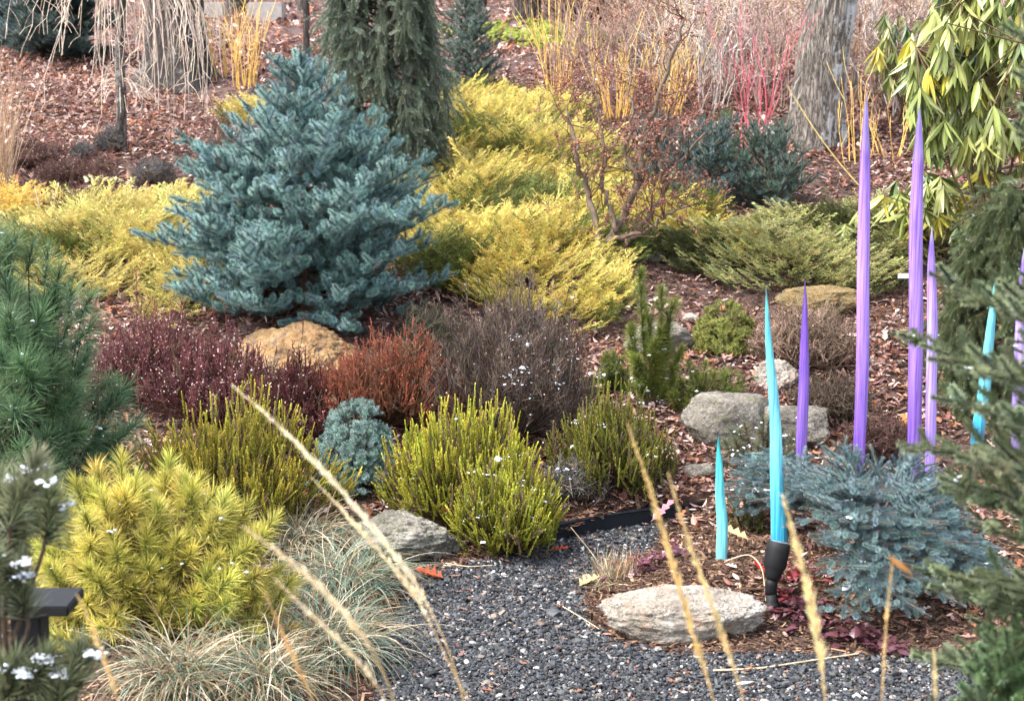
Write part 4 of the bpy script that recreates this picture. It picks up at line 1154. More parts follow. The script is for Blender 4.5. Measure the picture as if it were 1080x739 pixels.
juniper('flat_juniper', 'yellow green juniper fringe at the left end of the flat olive one', [(752, 268, .36, .3, .2)], 480, 133, A(140, 130, 48, .55), A(226, 202, 104, .65), (-.2, -.7), .6, (5, 30), TJf, 1.0, 0, greenshare=.2, green=GG)
juniper('golden_juniper', 'small yellow juniper tuft at the far left behind the green pine', [(12, 240, .3, .35, .3)], 300, 135, A(206, 164, 44, .58), A(250, 214, 110, .7), (.2, -.2), .3, greenshare=.1, green=GG)
juniper('golden_juniper', 'small golden tuft glimpsed behind the left shoulder of the blue spruce', [(272, 128, .3, .4, .2)], 260, 137, GO, GT_, (.2, -.3), .3, greenshare=.1, green=GG)

# ------------------------------------------------------------------ heathers
r_ = R(12)
TH_yel = [t_heath(r_, .15, 84, .0115, .0056, 40, _ % 2) for _ in range(7)]
TH_red = [t_heath(r_, .12, 48, .0100, .0044, 44, 2) for _ in range(7)]
TH_thin = [t_heath(r_, .16, 26, .008, .0028, 40, 4) for _ in range(7)]
def heather(label, px, base_py, top_py, wpx, n, seed, tm, old, tip, stem, L=.14, ry=None, snow=0, spread=1.0, dome=.55, group='heathers in the middle bed', snowside=None, fringe=.0, inner=.28, extra_y=.0, flowers=None, bent=.0):
    rng = R(seed); B = gnd(px, base_py); k = kpx(B); rx = wpx * k / 2; H = (base_py - top_py) * k
    ry = ry if ry else rx * .75
    B = B + np.array([0, ry * .75 + extra_y, 0]); B[2] = float(hgt(B[0], B[1])); H = H * 1.0
    H = at(px, top_py, B[1])[2] - B[2]
    t_ = thing('heather', label, 'heather', B, group)
    r = np.sqrt(rng.uniform(0, 1, n)); az = rng.uniform(0, 6.283, n)
    lay = rng.uniform(inner, 1, n) ** .6
    edge = 1 + .13 * np.sin(az * 3 + seed) + .11 * np.sin(az * 5 + 2 * seed) + .07 * np.sin(az * 9 + seed)
    x = np.cos(az) * r * rx * edge; y = np.sin(az) * r * ry * edge
    lump = 1 + .19 * np.sin(x / rx * 4 + seed) * np.sin(y / ry * 3.5 + seed * 2) + rng.normal(0, .06, n) + np.maximum(0, rng.normal(-.2, .22, n)) + .10 * np.sin(x * 31 + seed) * np.sin(y * 27 + x * 9)
    z = H * (1 - dome * r ** 2.2) * lump * lay
    root = np.stack([x * .25, y * .25, np.zeros(n)], 1)
    tipp = np.stack([x, y, z], 1)
    tipp[:, 2] = np.maximum(tipp[:, 2] + B[2], hgt(tipp[:, 0] + B[0], tipp[:, 1] + B[1]) + .04) - B[2]
    d = nrm((tipp - root) * np.array([spread * .5, spread * .5, 1.2]) + rng.normal(0, (.06 if tm is TH_yel else .10) + bent, (n, 3)))
    Ls = L * rng.uniform(.7, 1.2, n); Ls = np.minimum(Ls, np.maximum(.05, np.linalg.norm(tipp - root, axis=1)))
    st = tipp - d * Ls[:, None]
    T0 = tm[0][0][:, 2].max()
    g = G(); sc = np.stack([np.full(n, 1.0), np.full(n, 1.0), Ls / L], 1)
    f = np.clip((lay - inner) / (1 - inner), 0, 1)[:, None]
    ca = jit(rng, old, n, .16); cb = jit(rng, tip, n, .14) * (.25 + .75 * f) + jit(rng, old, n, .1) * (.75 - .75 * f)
    dead = rng.uniform(0, 1, n) < .13; ca[dead] = jit(rng, A(124, 104, 84, .5), int(dead.sum()), .2); cb[dead] = jit(rng, A(178, 150, 122, .58), int(dead.sum()), .2)
    tone = (1 + .22 * np.sin(x / rx * 5 + seed) * np.sin(y / ry * 4))[:, None]; cb = np.clip(cb * tone, .002, .95)
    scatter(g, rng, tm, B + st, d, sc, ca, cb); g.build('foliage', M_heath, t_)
    g = G(); m = rng.choice(n, min(n, 500), replace=False)
    mid = (root[m] * .6 + st[m] * .4) + rng.normal(0, .01, (len(m), 3)); mid[:, 2] = np.maximum(mid[:, 2], .01)
    g.tubes(B + root[m], B + mid, .0032, .0025, jit(rng, stem, len(m)), 4); g.tubes(B + mid, B + st[m], .0025, .0016, jit(rng, stem, len(m)), 4); g.build('stems', M_twig, t_)
    if flowers is not None:
        fc, fn = flowers; q = rng.choice(n, fn); P = B + tipp[q] - d[q] * (Ls[q] * rng.uniform(0, .8, fn))[:, None] + rng.normal(0, .005, (fn, 3))
        g = G(); scatter(g, rng, [t_ico(rng, .3) for _ in range(3)], P, d[q], .0042 * rng.uniform(.6, 1.5, fn), fc, fc, v=.15); kind(g.build('flowers', M_dry, t_), 'stuff')
    if snow:
        pool = np.arange(n) if snowside is None else np.where(snowside(x / rx, y / ry, z / H))[0]
        q = rng.choice(pool, snow); P = B + tipp[q] + rng.normal(0, .012, (snow, 3)) - d[q] * .03
        # snow lies in small clusters
        ctr = P[rng.choice(snow, max(1, snow // 6))]; P2 = ctr[rng.choice(len(ctr), snow)] + rng.normal(0, .022, (snow, 3)) * [1.3, 1, .5]
        snow_bits(rng, np.concatenate([P[: snow // 3], P2]), .0046, t_)
    return t_
YO, YT, ST = A(112, 118, 32, .52), A(224, 214, 72, .66), A(100, 84, 58)
BUR, BURT = A(100, 54, 52, .5), A(176, 110, 114, .62)
PINKF = (A(232, 204, 200, .66), 800)
heather('burgundy heather with pale dry bells below the left golden juniper', 150, 452, 330, 150, 1000, 141, TH_red, BUR, BURT, A(84, 52, 46), .12, .42, flowers=PINKF)
heather('burgundy heather in front of the left end of the golden rock', 228, 458, 356, 150, 950, 143, TH_red, BUR, BURT, A(84, 52, 46), .12, .36, flowers=PINKF, extra_y=-.1)
heather('dark burgundy heather in front of the golden rock, next to the orange red one', 300, 478, 378, 136, 800, 145, TH_red, A(84, 40, 40, .5), A(150, 84, 84, .58), A(84, 52, 46), .12, .32, flowers=(A(232, 206, 204, .75), 300), extra_y=-.12)
heather('orange red heather right of the golden rock', 402, 474, 348, 164, 1100, 147, TH_red, A(122, 84, 52, .5), A(216, 122, 100, .62), A(96, 70, 50), .12, .38, flowers=(A(228, 140, 110, .7), 160))
heather('grey brown twiggy heather with snow specks in the middle of the bed', 542, 492, 304, 188, 1500, 149, TH_thin, A(104, 92, 82, .5), A(176, 148, 136, .6), A(96, 82, 74), .17, .5, snow=150, dome=.6, snowside=lambda x, y, z: (x > -.1) & (y < .1), inner=.35, flowers=(A(190, 170, 156, .7), 260))
heather('bright yellow green heather left of the blue green dwarf spruce', 236, 576, 424, 222, 1350, 151, TH_yel, A(112, 112, 38, .52), A(228, 212, 88, .74), ST, .14, .42, snow=20, bent=.02)
heather('tallest lemon yellow heather right of the blue green dwarf spruce', 484, 572, 422, 178, 1150, 153, TH_yel, YO, A(240, 232, 92, .80), ST, .16, .36, snow=60)
heather('lime yellow heather with snow hanging over the path edge', 538, 588, 482, 122, 700, 155, TH_yel, YO, A(226, 222, 92, .74), ST, .13, .3, snow=170, spread=1.3, extra_y=-.12)
heather('thin green yellow heather with grey snow specks left of the angular boulder', 648, 534, 416, 128, 760, 157, TH_yel, A(92, 98, 34, .5), A(190, 186, 86, .6), ST, .15, .3, snow=90, bent=.02)
heather('dry tan brown shrub in front of the olive ledge stone', 850, 402, 318, 110, 560, 159, TH_thin, A(150, 124, 104, .58), A(224, 194, 174, .72), A(120, 98, 80), .13, .26, spread=1.4, group=None, flowers=(A(214, 184, 166, .7), 220), bent=.1)
heather('low reddish brown heather patch between the two tall purple reeds', 935, 500, 440, 76, 420, 161, TH_thin, A(96, 70, 62, .5), A(164, 118, 106, .55), A(96, 74, 64), .10, .26, snow=30, bent=.12, flowers=(A(190, 150, 140, .7), 160))
heather('dark twiggy heather tuft behind the tallest purple reed', 885, 455, 400, 80, 330, 163, TH_thin, A(84, 72, 58, .5), A(150, 126, 104, .55), A(96, 80, 66), .10, .26, bent=.14)
heather('sparse grey seed head tuft between the lime heather and the thin green one', 606, 540, 484, 66, 150, 165, TH_thin, A(110, 104, 96, .5), A(190, 186, 178, .6), A(104, 92, 80), .10, .2, snow=50, bent=.16)
heather('pale wispy heather behind the orange red one and under the blue spruce edge', 452, 392, 312, 64, 220, 167, TH_thin, A(104, 100, 78, .5), A(168, 160, 130, .55), A(100, 92, 78), .14, .2, bent=.14)
for lab, px, b, tp, w, sd in [('grey tuft at the foot of the weeping pale tree', 112, 163, 134, 30, 171), ('low blue grey tuft left of the big blue spruce', 160, 200, 166, 48, 173), ('faint grey tuft left of the other two on the brown bank', 84, 172, 152, 20, 175)]:
    heather(lab, px, b, tp, w, 160, sd, TH_thin, A(110, 106, 104, .5), A(166, 168, 170, .58), A(96, 88, 84), .12, .16, spread=1.5, group='grey tufts on the bank', bent=.1)
heather('thin dry brown heather haze just left of the blue spruce top', 232, 200, 118, 66, 260, 177, TH_thin, A(112, 92, 84, .5), A(168, 144, 132, .55), A(120, 100, 90), .22, .4, bent=.08, group=None)
for lab, px, b, tp, w, sd in [('wine dark low heath mound on the brown bank at the far left', 24, 182, 150, 70, 181), ('reddish dried low heath behind the left golden juniper', 92, 236, 196, 110, 183), ('brown dried heath in the middle of the left bank', 70, 200, 172, 80, 185)]:
    heather(lab, px, b, tp, w, 420, sd, TH_thin, A(104, 72, 66, .5), A(170, 124, 112, .55), A(110, 80, 72), .10, .4, spread=1.4, group='dry heaths on the left bank', bent=.15, flowers=(A(206, 170, 158, .7), 150))

# ------------------------------------------------------------------ grasses
def blades(rng, B, n, rbase, Lr, w, cols, e0=(50, 88), bend=(8, 22), seg=8, azc=None):
    az = rng.uniform(0, 6.283, n) if azc is None else rng.normal(azc[0], azc[1], n)
    L = rng.uniform(*Lr, n); el = np.radians(rng.uniform(*e0, n)); bd = np.radians(rng.uniform(*bend, n))
    rb_ = np.sqrt(rng.uniform(0, 1, n)) * rbase; a2 = rng.uniform(0, 6.283, n)
    p = np.stack([B[0] + np.cos(a2) * rb_, B[1] + np.sin(a2) * rb_, np.full(n, B[2])], 1)
    V = []
    side = np.stack([-np.sin(az), np.cos(az), np.zeros(n)], 1); side = nrm(side + rng.normal(0, .4, (n, 3)))
    for s in range(seg + 1):
        ww = w * (1 - .85 * (s / seg) ** 2)
        V.append(p - side * ww / 2); V.append(p + side * ww / 2)
        p = p + np.stack([np.cos(el) * np.cos(az), np.cos(el) * np.sin(az), np.sin(el)], 1) * (L / seg)[:, None]
        p[:, 2] = np.maximum(p[:, 2], hgt(p[:, 0], p[:, 1]) + .006)
        el = el - bd; az = az + rng.normal(0, .06, n)
    V = np.stack(V, 1); m = 2 * (seg + 1); T = []
    for s in range(seg):
        a = 2 * s; T += [[a, a + 1, a + 3], [a, a + 3, a + 2]]
    TT = np.array(T)[None] + (np.arange(n) * m)[:, None, None]
    cc = np.array(cols)[rng.integers(0, len(cols), n)] * np.exp(rng.normal(0, .15, (n, 1)))
    return V.reshape(-1, 3), TT.reshape(-1, 3), np.repeat(cc, m, 0)
TAN = [A(206, 188, 158, .56), A(178, 158, 126, .5), A(222, 208, 184, .6), A(158, 126, 98, .48), A(150, 150, 110, .46)]
BLU = [A(128, 156, 138, .5), A(104, 134, 116, .46), A(158, 178, 160, .54)]
def sedge(label, px, py, h, n, seed, cols, rb_=.07, Lr=(.25, .5), w=.0050, up=.0):
    rng = R(seed); B = gnd(px, py); t_ = thing('sedge_clump', label, 'ornamental grass', B, 'tan and blue grey grass clumps by the path')
    g = G(); g.add(*blades(rng, B, n, rb_, Lr, w, cols)); g.build('blades', M_dry, t_)
    return t_
sedge('blue grey and tan grass mop beside the mossy rock', 368, 632, 0, 800, 191, TAN + BLU + BLU, .14, (.28, .52))
sedge('tan grass mop at the top right of the golden pine', 322, 585, 0, 560, 193, TAN + TAN + BLU, .12, (.25, .46))
sedge('mixed tan and blue grass mop hanging over the gravel edge', 345, 700, 0, 850, 195, TAN + BLU, .14, (.28, .55))
sedge('straw coloured grass mop at the bottom edge below the golden pine', 190, 735, 0, 760, 197, TAN + TAN + BLU, .12, (.28, .5))
sedge('bleached grass mop at the bottom edge between two others', 275, 742, 0, 760, 199, TAN + TAN + BLU, .12, (.28, .52))
# cut tuft and small dry tufts by the boulder
rng = R(201); B = gnd(640, 618); t_ = thing('cut_grass_tuft', 'cut back tan grass stubble at the left end of the front boulder', 'ornamental grass', B)
g = G(); g.add(*blades(rng, B + [.05, .1, 0], 260, .10, (.08, .17), .004, TAN + [A(196, 132, 90, .6)], (50, 90), (0, 8), 4)); g.add(*blades(rng, B + [-.03, 0, 0], 200, .07, (.07, .15), .003, TAN, (15, 60), (5, 16), 5)); g.build('blades', M_dry, t_)
# tan tall grass at the far left
rng = R(203); B = onground(at(-4, 190, 13.2)[0], 13.2); t_ = thing('tall_grass', 'tall orange tan dry grass at the far left edge of the bank', 'ornamental grass', B)
g = G(); g.add(*blades(rng, B, 240, .12, (.8, 1.5), .005, [A(214, 178, 146, .58), A(196, 158, 126, .55), A(226, 202, 174, .62)], (72, 92), (-1, 5), 8)); g.build('blades', M_dry, t_)

# tall feather reed stalks close to the camera
def stalk(label, pts, Y, w, seed, plume=.62, col=A(214, 190, 140, .7), dens=1.0):
    rng = R(seed); P = np.array([at(x, y, Y + dy) for x, y, dy in [(p[0], p[1], p[2] if len(p) > 2 else 0) for p in pts]])
    lo = P[0].copy(); d0 = nrm(P[0] - P[1]); foot = P[0] + d0 * .3; foot = np.array([foot[0] + d0[0] * .2, foot[1], float(hgt(foot[0], foot[1]))])
    t_ = thing('grass_stalk', label, 'grass stalk', foot, 'tan feathery stalks close to the camera')
    Q = np.vstack([foot, (foot * .45 + P[0] * .55) + d0 * .03, P]); c = np.concatenate([[0], np.cumsum(np.linalg.norm(np.diff(Q, axis=0), axis=1))])
    u = np.linspace(0, c[-1], 48); X = np.stack([np.interp(u, c, Q[:, i]) for i in range(3)], 1)
    for _ in range(4): X[1:-1] = (X[:-2] + 2 * X[1:-1] + X[2:]) / 4
    g = G(); g.path(X, np.linspace(.0024, .0010, len(X)), A(196, 164, 112, .62), 6); g.build('stem', M_twig, t_)
    vis = c[-1] - c[2]; n = int(250 * vis / .3 * dens)
    s = c[-1] - vis * plume * 1.0 * rng.uniform(0, 1, n) ** 1.0 if plume > 0 else np.zeros(0)
    s = np.minimum(np.round(s / .013) * .013 + rng.normal(0, .0022, n), c[-1] - .001)
    i = np.clip(s / c[-1] * 47, 0, 46.99); k = i.astype(int); f = (i - k)[:, None]
    p = X[k] * (1 - f) + X[k + 1] * f; d = nrm(X[k + 1] - X[k])
    rel = (c[-1] - s) / (vis * plume)
    amp = np.minimum(1, .35 + 1.6 * rel) * np.minimum(1, (1.05 - rel) * 4 + .15)
    off = rng.normal(0, 1, (n, 3)); off = nrm(off - d * np.sum(off * d, 1)[:, None])
    dd = nrm(d + off * rng.uniform(.15, .55, (n, 1))); sc = rng.uniform(.6, 1.3, n) * w * .8 * amp
    V = np.array([[-.12, 0, 0], [.12, 0, 0], [.14, 0, .5], [-.14, 0, .5], [0, 0, 1]]); T = np.array([[0, 1, 2], [0, 2, 3], [3, 2, 4]])
    g = G(); g.inst((V, T, np.full(5, .5)), p, basis(dd, rng), sc[:, None] * np.array([[.8, .8, 1.9]]), jit(rng, np.minimum(np.array(col) * 1.35, .9), n, .18), jit(rng, np.minimum(np.array(col) * 1.35, .9), n, .18)); g.build('seed_head', M_dry, t_)
stalk('longest pale feathery stalk leaning far left across the heathers', [(492, 745), (470, 670), (430, 600), (370, 528), (310, 462), (247, 408)], 2.9, .014, 211, .80, A(236, 222, 190, .75))
stalk('second pale stalk leaning left just below the longest one', [(520, 780), (480, 715), (440, 625), (395, 575), (345, 520), (330, 505)], 3.05, .012, 213, .6, A(232, 214, 176, .75))
stalk('soft blurred stalk crossing the tan grass mops leftwards', [(420, 745), (400, 690), (360, 640), (310, 592), (258, 556)], 2.5, .013, 215, .8, A(226, 208, 172, .7))
stalk('thick tan stalk crossing the front boulder at its middle', [(757, 745), (728, 660), (708, 590), (688, 520), (662, 448)], 2.7, .015, 217, .95, A(222, 192, 128, .7))
stalk('fainter tan stalk right beside the thick one over the boulder', [(788, 745), (770, 690), (748, 630), (722, 560), (705, 500)], 2.6, .013, 219, .95, A(222, 198, 142, .7))
stalk('stout straw stalk rising past the black spotlight', [(872, 745), (866, 690), (852, 620), (840, 570), (826, 525)], 2.6, .018, 221, .95, A(224, 204, 152, .72))
stalk('upright tan stalk in front of the low blue spruce', [(930, 745), (932, 690), (936, 640), (942, 588)], 2.7, .009, 223, .95, A(220, 190, 132, .7), .7)
stalk('short tan stalk tip at the bottom edge right of the upright one', [(987, 745), (986, 712), (985, 684)], 2.7, .010, 225, .95, A(220, 200, 150, .7))
stalk('leaning tan stalk right of the black post', [(128, 745), (112, 700), (98, 660), (82, 628)], 2.7, .012, 227, .95, A(222, 190, 132, .7))
stalk('brown tinged stalk at the bottom below the golden pine', [(336, 745), (318, 712), (300, 672), (280, 626)], 2.6, .012, 229, .95, A(208, 166, 112, .68))
stalk('pale stalk fan at the bottom left of the gravel path', [(415, 745), (385, 700), (340, 660), (290, 610)], 2.45, .012, 231, .9, A(224, 208, 174, .7))

# ------------------------------------------------------------------ rhododendrons
TR = [t_broadleaf(f_, c_, 6, a_) for f_, c_, a_ in ((.3, .05, .12), (.6, .18, .10), (.9, .32, .085), (.4, -.08, .11), (.2, .25, .125), (1.1, .1, .08))]
def rhodo(label, B, whorls, seed, LL=.19, droop=(-84, -40), group='rhododendrons at the right edge'):
    rng = R(seed); t_ = thing('rhododendron', label, 'shrub', B, group); P, D, SC, CA = [], [], [], []; tw = []
    for (x, y, Y) in whorls:
        c = at(x, y, Y)
        s0 = B + np.array([rng.normal(0, .08), rng.normal(0, .08), 0]); md = s0 * .5 + c * .5 + np.array([rng.normal(0, .06), rng.normal(0, .06), -.08])
        if len(tw) < 28:
            for a, b, r0, r1 in ((s0, md, .014, .009), (md, c, .009, .005)): tw.append((a, b, r0, r1, 0))
        else:
            q_ = [t_q for t_q in tw[:28]]; e_ = q_[int(np.argmin([np.linalg.norm(t_q[1] - c) for t_q in q_]))][1]; tw.append((e_, c, .007, .004, 0))
        n = rng.integers(9, 14); a0 = rng.uniform(0, 6.28); base = LIVE[rng.choice(4, p=[.45, .3, .15, .10])]
        for j in range(n):
            az = a0 + j * 2.4 + rng.normal(0, .15); el = math.radians(rng.uniform(*droop))
            P.append(c + np.array([0, 0, -.012 * (j % 3)])); D.append([math.cos(el) * math.cos(az), math.cos(el) * math.sin(az), math.sin(el)]); SC.append(LL * rng.uniform(.55, 1.12)); CA.append(base * np.exp(rng.normal(0, .12)))
    P, D = np.array(P), nrm(np.array(D)); CA = np.array(CA); B_ = basis_up(D)
    ro = rng.normal(0, .45, len(P)); cx_, sx_ = np.cos(ro)[:, None], np.sin(ro)[:, None]; X_, Y_ = B_[:, :, 0].copy(), B_[:, :, 1].copy(); B_[:, :, 0] = X_ * cx_ + Y_ * sx_; B_[:, :, 1] = -X_ * sx_ + Y_ * cx_
    # roll leaves so that their upper side faces outwards
    g = G(); w = rng.integers(0, 6, len(P)); sc = np.array(SC)
    for k_ in range(6):
        m = w == k_; g.inst(TR[k_], P[m], B_[m], sc[m], CA[m], np.minimum(CA[m] * 1.35 + .01, .9))
    g.build('leaves', M_leaf, t_); g = G(); seg_tubes(g, tw, A(122, 104, 76), 6, rng); g.build('stems', M_twig, t_)
LIVE = np.array([A(142, 154, 76, .54), A(166, 170, 92, .56), A(98, 122, 62, .48), A(206, 192, 68, .6)])
rng = R(241); W = []
for _ in range(270):
    x, y = rng.uniform(955, 1110), rng.uniform(-40, 150)
    if (x - 955) / 60 + (150 - y) / 300 > .35 + .25 * (y < 40) and not (x < 985 and y < 28): W.append((x, y, 11.3 + rng.normal(0, .38)))
W += [(962, 96, 11), (975, 58, 11), (990, 40, 11), (1005, 20, 11.1), (1020, 5, 11), (965, 78, 11), (985, 92, 10.9), (1000, 70, 10.9), (1040, 40, 10.9), (1060, 30, 10.9), (1070, 60, 10.8)]
B = onground(at(1052, 210, 11.5)[0], 11.5)
rhodo('tall rhododendron with hanging yellow green leaves at the top right corner', B, W, 242, .23)
rng = R(243); W = [(905, 222, 11.9), (945, 190, 12), (938, 215, 11.8), (892, 236, 11.8), (962, 208, 11.7), (985, 200, 11.6), (1000, 186, 11.7), (1015, 205, 11.6), (1030, 190, 11.6), (1050, 180, 11.5), (1045, 215, 11.4), (990, 225, 11.4), (1010, 238, 11.3), (1070, 200, 11.4), (975, 180, 11.9), (1025, 170, 11.8)]
W += [(x, y, 11.6 + rng.normal(0, .15)) for x, y in zip(rng.uniform(925, 1085, 34), rng.uniform(168, 238, 34))]
B = onground(at(985, 250, 11.9)[0], 11.9)
rhodo('low rhododendron drooping onto the mulch right of the tallest purple reed', B, W, 244, .21, (-70, -15))
rng = R(245); W = [(x, y, 15.5 + rng.normal(0, .4)) for x, y in zip(rng.uniform(925, 1000, 34), rng.uniform(10, 80, 34))]
B = onground(at(965, 130, 15.6)[0], 15.6)
rhodo('shaded grey green rhododendron behind the twigs at the top right', B, W, 246, .22)
# ------------------------------------------------------------------ bare shrubs
def twigs(name, label, B, stems, H, r, seed, col, cat='shrub', lev=2, spread=.25, wig=.1, nb=3, ratio=.5, ang=35, rb_=.1, up=.08, group=None, steps=7, rmin=.0016, tipc=None, dvec=(0, 0, 1)):
    rng = R(seed); t_ = thing(name, label, cat, B, group); segs = []
    for i in range(stems):
        a = rng.uniform(0, 6.28); o_ = np.array([math.cos(a), math.sin(a), 0]) * rb_ * math.sqrt(rng.uniform(0, 1))
        d = nrm(np.array(dvec) + np.array([math.cos(a), math.sin(a), 0]) * spread * rng.uniform(.2, 1.2) + rng.normal(0, .06, 3))
        grow(rng, B + o_ - [0, 0, .02], d, H * rng.uniform(.65, 1.1), r * rng.uniform(.7, 1.1), lev, segs, wig, up, nb, ratio, ang, steps, rmin)
    if stems <= 5:
        cut = [i_ for i_, s_ in enumerate(segs) if s_[4] == lev and (i_ == 0 or min(np.linalg.norm(s_[0] - q_[1]) for q_ in segs[:i_]) > 1e-6)] + [len(segs)]
        for a_, b_c in zip(cut[:-1], cut[1:]):
            g = G(); seg_tubes(g, segs[a_:b_c], col, 5, rng); g.build('stem', M_twig, t_)
        return t_, segs
    g = G()
    c = jit(rng, col, len(segs), .14, .03)
    if tipc is not None:
        lv = np.array([s[4] for s in segs]); c = np.where((lv == 0)[:, None], jit(rng, tipc, len(segs), .14, .03), c)
    g.tubes(np.array([s[0] for s in segs]), np.array([s[1] for s in segs]), np.array([s[2] for s in segs]), np.array([s[3] for s in segs]), c, 4)
    g.build('twigs', M_twig, t_)
    return t_, segs
# contorted shrub
rng = R(251); Yc = 11.4; B = gnd(632, 296); B = onground(at(632, 290, Yc)[0], Yc)
t_ = thing('contorted_shrub', 'bare contorted shrub with crooked brown twigs and buds over the golden juniper', 'shrub', B)
mains = [([(634, 292), (640, 262), (650, 240), (668, 200), (676, 160), (684, 128), (706, 70), (722, 20)], 9), ([(634, 292), (632, 258), (628, 235), (618, 200), (608, 165), (604, 140), (598, 118)], 7.5),
         ([(640, 275), (652, 262), (672, 246), (690, 222), (702, 200), (716, 172), (744, 140)], 7), ([(646, 255), (662, 250), (690, 238), (710, 224), (738, 212)], 4.5), ([(650, 245), (640, 215), (634, 190), (640, 160), (632, 120), (628, 70)], 4.5), ([(672, 190), (660, 160), (668, 120), (660, 70)], 4), ([(702, 200), (696, 165), (706, 130), (716, 95)], 4)]
segs = []; g = G(); k = kpx(B)
for pts, w in mains:
    dy = np.cumsum(rng.normal(0, .06, len(pts))); Pm = np.array([at(x, y, Yc + q) for (x, y), q in zip(pts, dy)])
    u = np.linspace(0, len(pts) - 1, len(pts) * 4); X = np.stack([np.interp(u, np.arange(len(pts)), Pm[:, i]) for i in range(3)], 1); X[1:-1] += rng.normal(0, .012, X[1:-1].shape)
    rr = np.linspace(w, max(1.2, w * .25), len(X)) * k / 2 * 1.15; g.path(X, rr * 1.15, A(128, 112, 96, .55), 7)
    for i in range(int(len(X) * .35), len(X)):
        for _ in range(rng.poisson(1.25)):
            d = nrm(rng.normal(0, 1, 3) + np.array([0, 0, .6])); grow(rng, X[i], d, rng.uniform(.16, .42), min(.0055, rr[i] * .6), 2, segs, .32, .10, 2.6, .55, 48, 6, .0017)
g.build('trunk', M_twig, t_, shade=True)
g = G(); seg_tubes(g, segs, A(118, 82, 68), 4, rng); g.build('twigs', M_twig, t_)
P = np.array([s[1] for s in segs if s[4] < 2]); P = P[rng.choice(len(P), min(2600, len(P)), replace=False)]
g = G(); scatter(g, rng, [t_ico(rng, .2)], P + rng.normal(0, .004, P.shape), nrm(rng.normal(0, 1, P.shape)), np.array([.6, .6, 1.4])[None] * (.0075 * rng.uniform(.6, 1.5, (len(P), 1))), A(158, 108, 92), A(158, 108, 92)); kind(g.build('buds', M_twig, t_), 'stuff')
# dogwoods
DW = 'yellow twigged dogwoods on the bank'
for lab, px, py, top, n, sp, sd, dv in [('upright yellow twigged dogwood behind the tip of the big blue spruce', 258, 92, 2, 24, .18, 261, (0, 0, 1)), ('yellow twigged dogwood with a few tall stems behind the farthest golden juniper', 590, 108, 2, 17, .22, 263, (-.05, 0, 1)), ('orange yellow dogwood among brown twigs left of the tallest purple reed, below the oak', 906, 175, 78, 8, .3, 265, (-.02, 0, 1)),
                                    ('yellow dogwood stems seen through the contorted shrub', 650, 125, 50, 26, .35, 267, (-.1, 0, 1)), ('golden dogwood stems between the contorted shrub and the red twigs', 705, 120, 40, 24, .35, 269, (.15, 0, 1)), ('pale yellow dogwood stems just right of the tallest purple reed', 936, 168, 90, 7, .35, 271, (0, 0, 1)), ('low orange dogwood stems at the left of the yellow ones by the old trunk', 232, 84, 24, 12, .2, 273, (-.15, 0, 1))]:
    B = gnd(px, py); H = at(px, top, B[1])[2] - B[2]
    twigs('yellow_dogwood', lab, B, n, H, .0062, sd, A(222, 178, 96, .72), 'shrub', 1, sp, .05, 2, .5, 22, .13, .05, DW, 8, .0022, A(230, 196, 124, .74), dv)
B = gnd(792, 160); H = at(790, 22, B[1])[2] - B[2]
twigs('red_dogwood', 'bright coral red twigged dogwood left of the big oak', B, 11, H, .0075, 281, A(206, 98, 112, .58), 'shrub', 2, .22, .09, 2.2, .45, 28, .09, .08, None, 8, .0022, A(196, 134, 138, .58))
# weeping pale tree at the upper left
rng = R(291); Yw = 13.4; Bw = gnd(127, 158); Yw = Bw[1]
t_ = thing('weeping_tree', 'pale bare weeping tree with hanging straw coloured twigs at the upper left', 'tree', Bw); kw = kpx(Bw)
g = G(); Xt = np.array([Bw - [0, 0, .1], at(128, 110, Yw), at(126, 60, Yw), at(128, 10, Yw), at(130, -50, Yw), at(140, -80, Yw)])
g.path(Xt, np.array([6.5, 5.5, 5.2, 4.8, 4.2, 3.5]) * kw, A(150, 132, 122), 10); g.build('trunk', M_bark3, t_, shade=True)
segs = []
for i in range(95):
    top = at(130, rng.uniform(-90, -10), Yw); xr = rng.choice([rng.normal(188, 22), rng.normal(140, 30), rng.normal(70, 40)], p=[.34, .44, .22])
    endy = {0: rng.uniform(20, 120)}[0] if xr > 105 else rng.uniform(-5, 80)
    dyy = rng.normal(0, .35); e = at(xr, endy, Yw + dyy); hi = at((130 + xr) / 2 + rng.normal(0, 8), rng.uniform(-95, -40), Yw + dyy * .6)
    n = 12; t = np.linspace(0, 1, n)[:, None]
    q = at(130 + (xr - 130) * 1.0, -30, Yw + dyy)
    X = (1 - t) ** 3 * top + 3 * (1 - t) ** 2 * t * hi + 3 * (1 - t) * t ** 2 * q + t ** 3 * e
    X[1:] += np.cumsum(rng.normal(0, .022, (n - 1, 3)), 0)
    for j in range(n - 1):
        segs.append((X[j], X[j + 1], .006 * (1 - j / n) + .0022, .006 * (1 - (j + 1) / n) + .0022, 0))
        if j > 3 and rng.uniform() < .6:
            p = X[j + 1]; d = nrm(np.array([rng.normal(0, .6), rng.normal(0, .5), -.6])); l = rng.uniform(.08, .28)
            m = p + d * l * .5; e2 = m + nrm(d + [0, 0, -.6]) * l * .5; segs += [(p, m, .0022, .002, 0), (m, e2, .002, .0018, 0)]
# a cascade low on the trunk and stub twigs
for i in range(46):
    p = at(127, rng.uniform(70, 100), Yw); a = rng.uniform(0, 6.28); d = np.array([math.cos(a), math.sin(a) * .5, .5]); l = rng.uniform(.2, .45)
    for j in range(6):
        q = p + nrm(d) * l / 6; segs.append((p, q, .003, .0025, 0)); p = q; d = d + np.array([0, 0, -.38])
g = G(); seg_tubes(g, segs, A(218, 198, 180, .62), 4, rng); g.build('hanging_twigs', M_twig, t_)

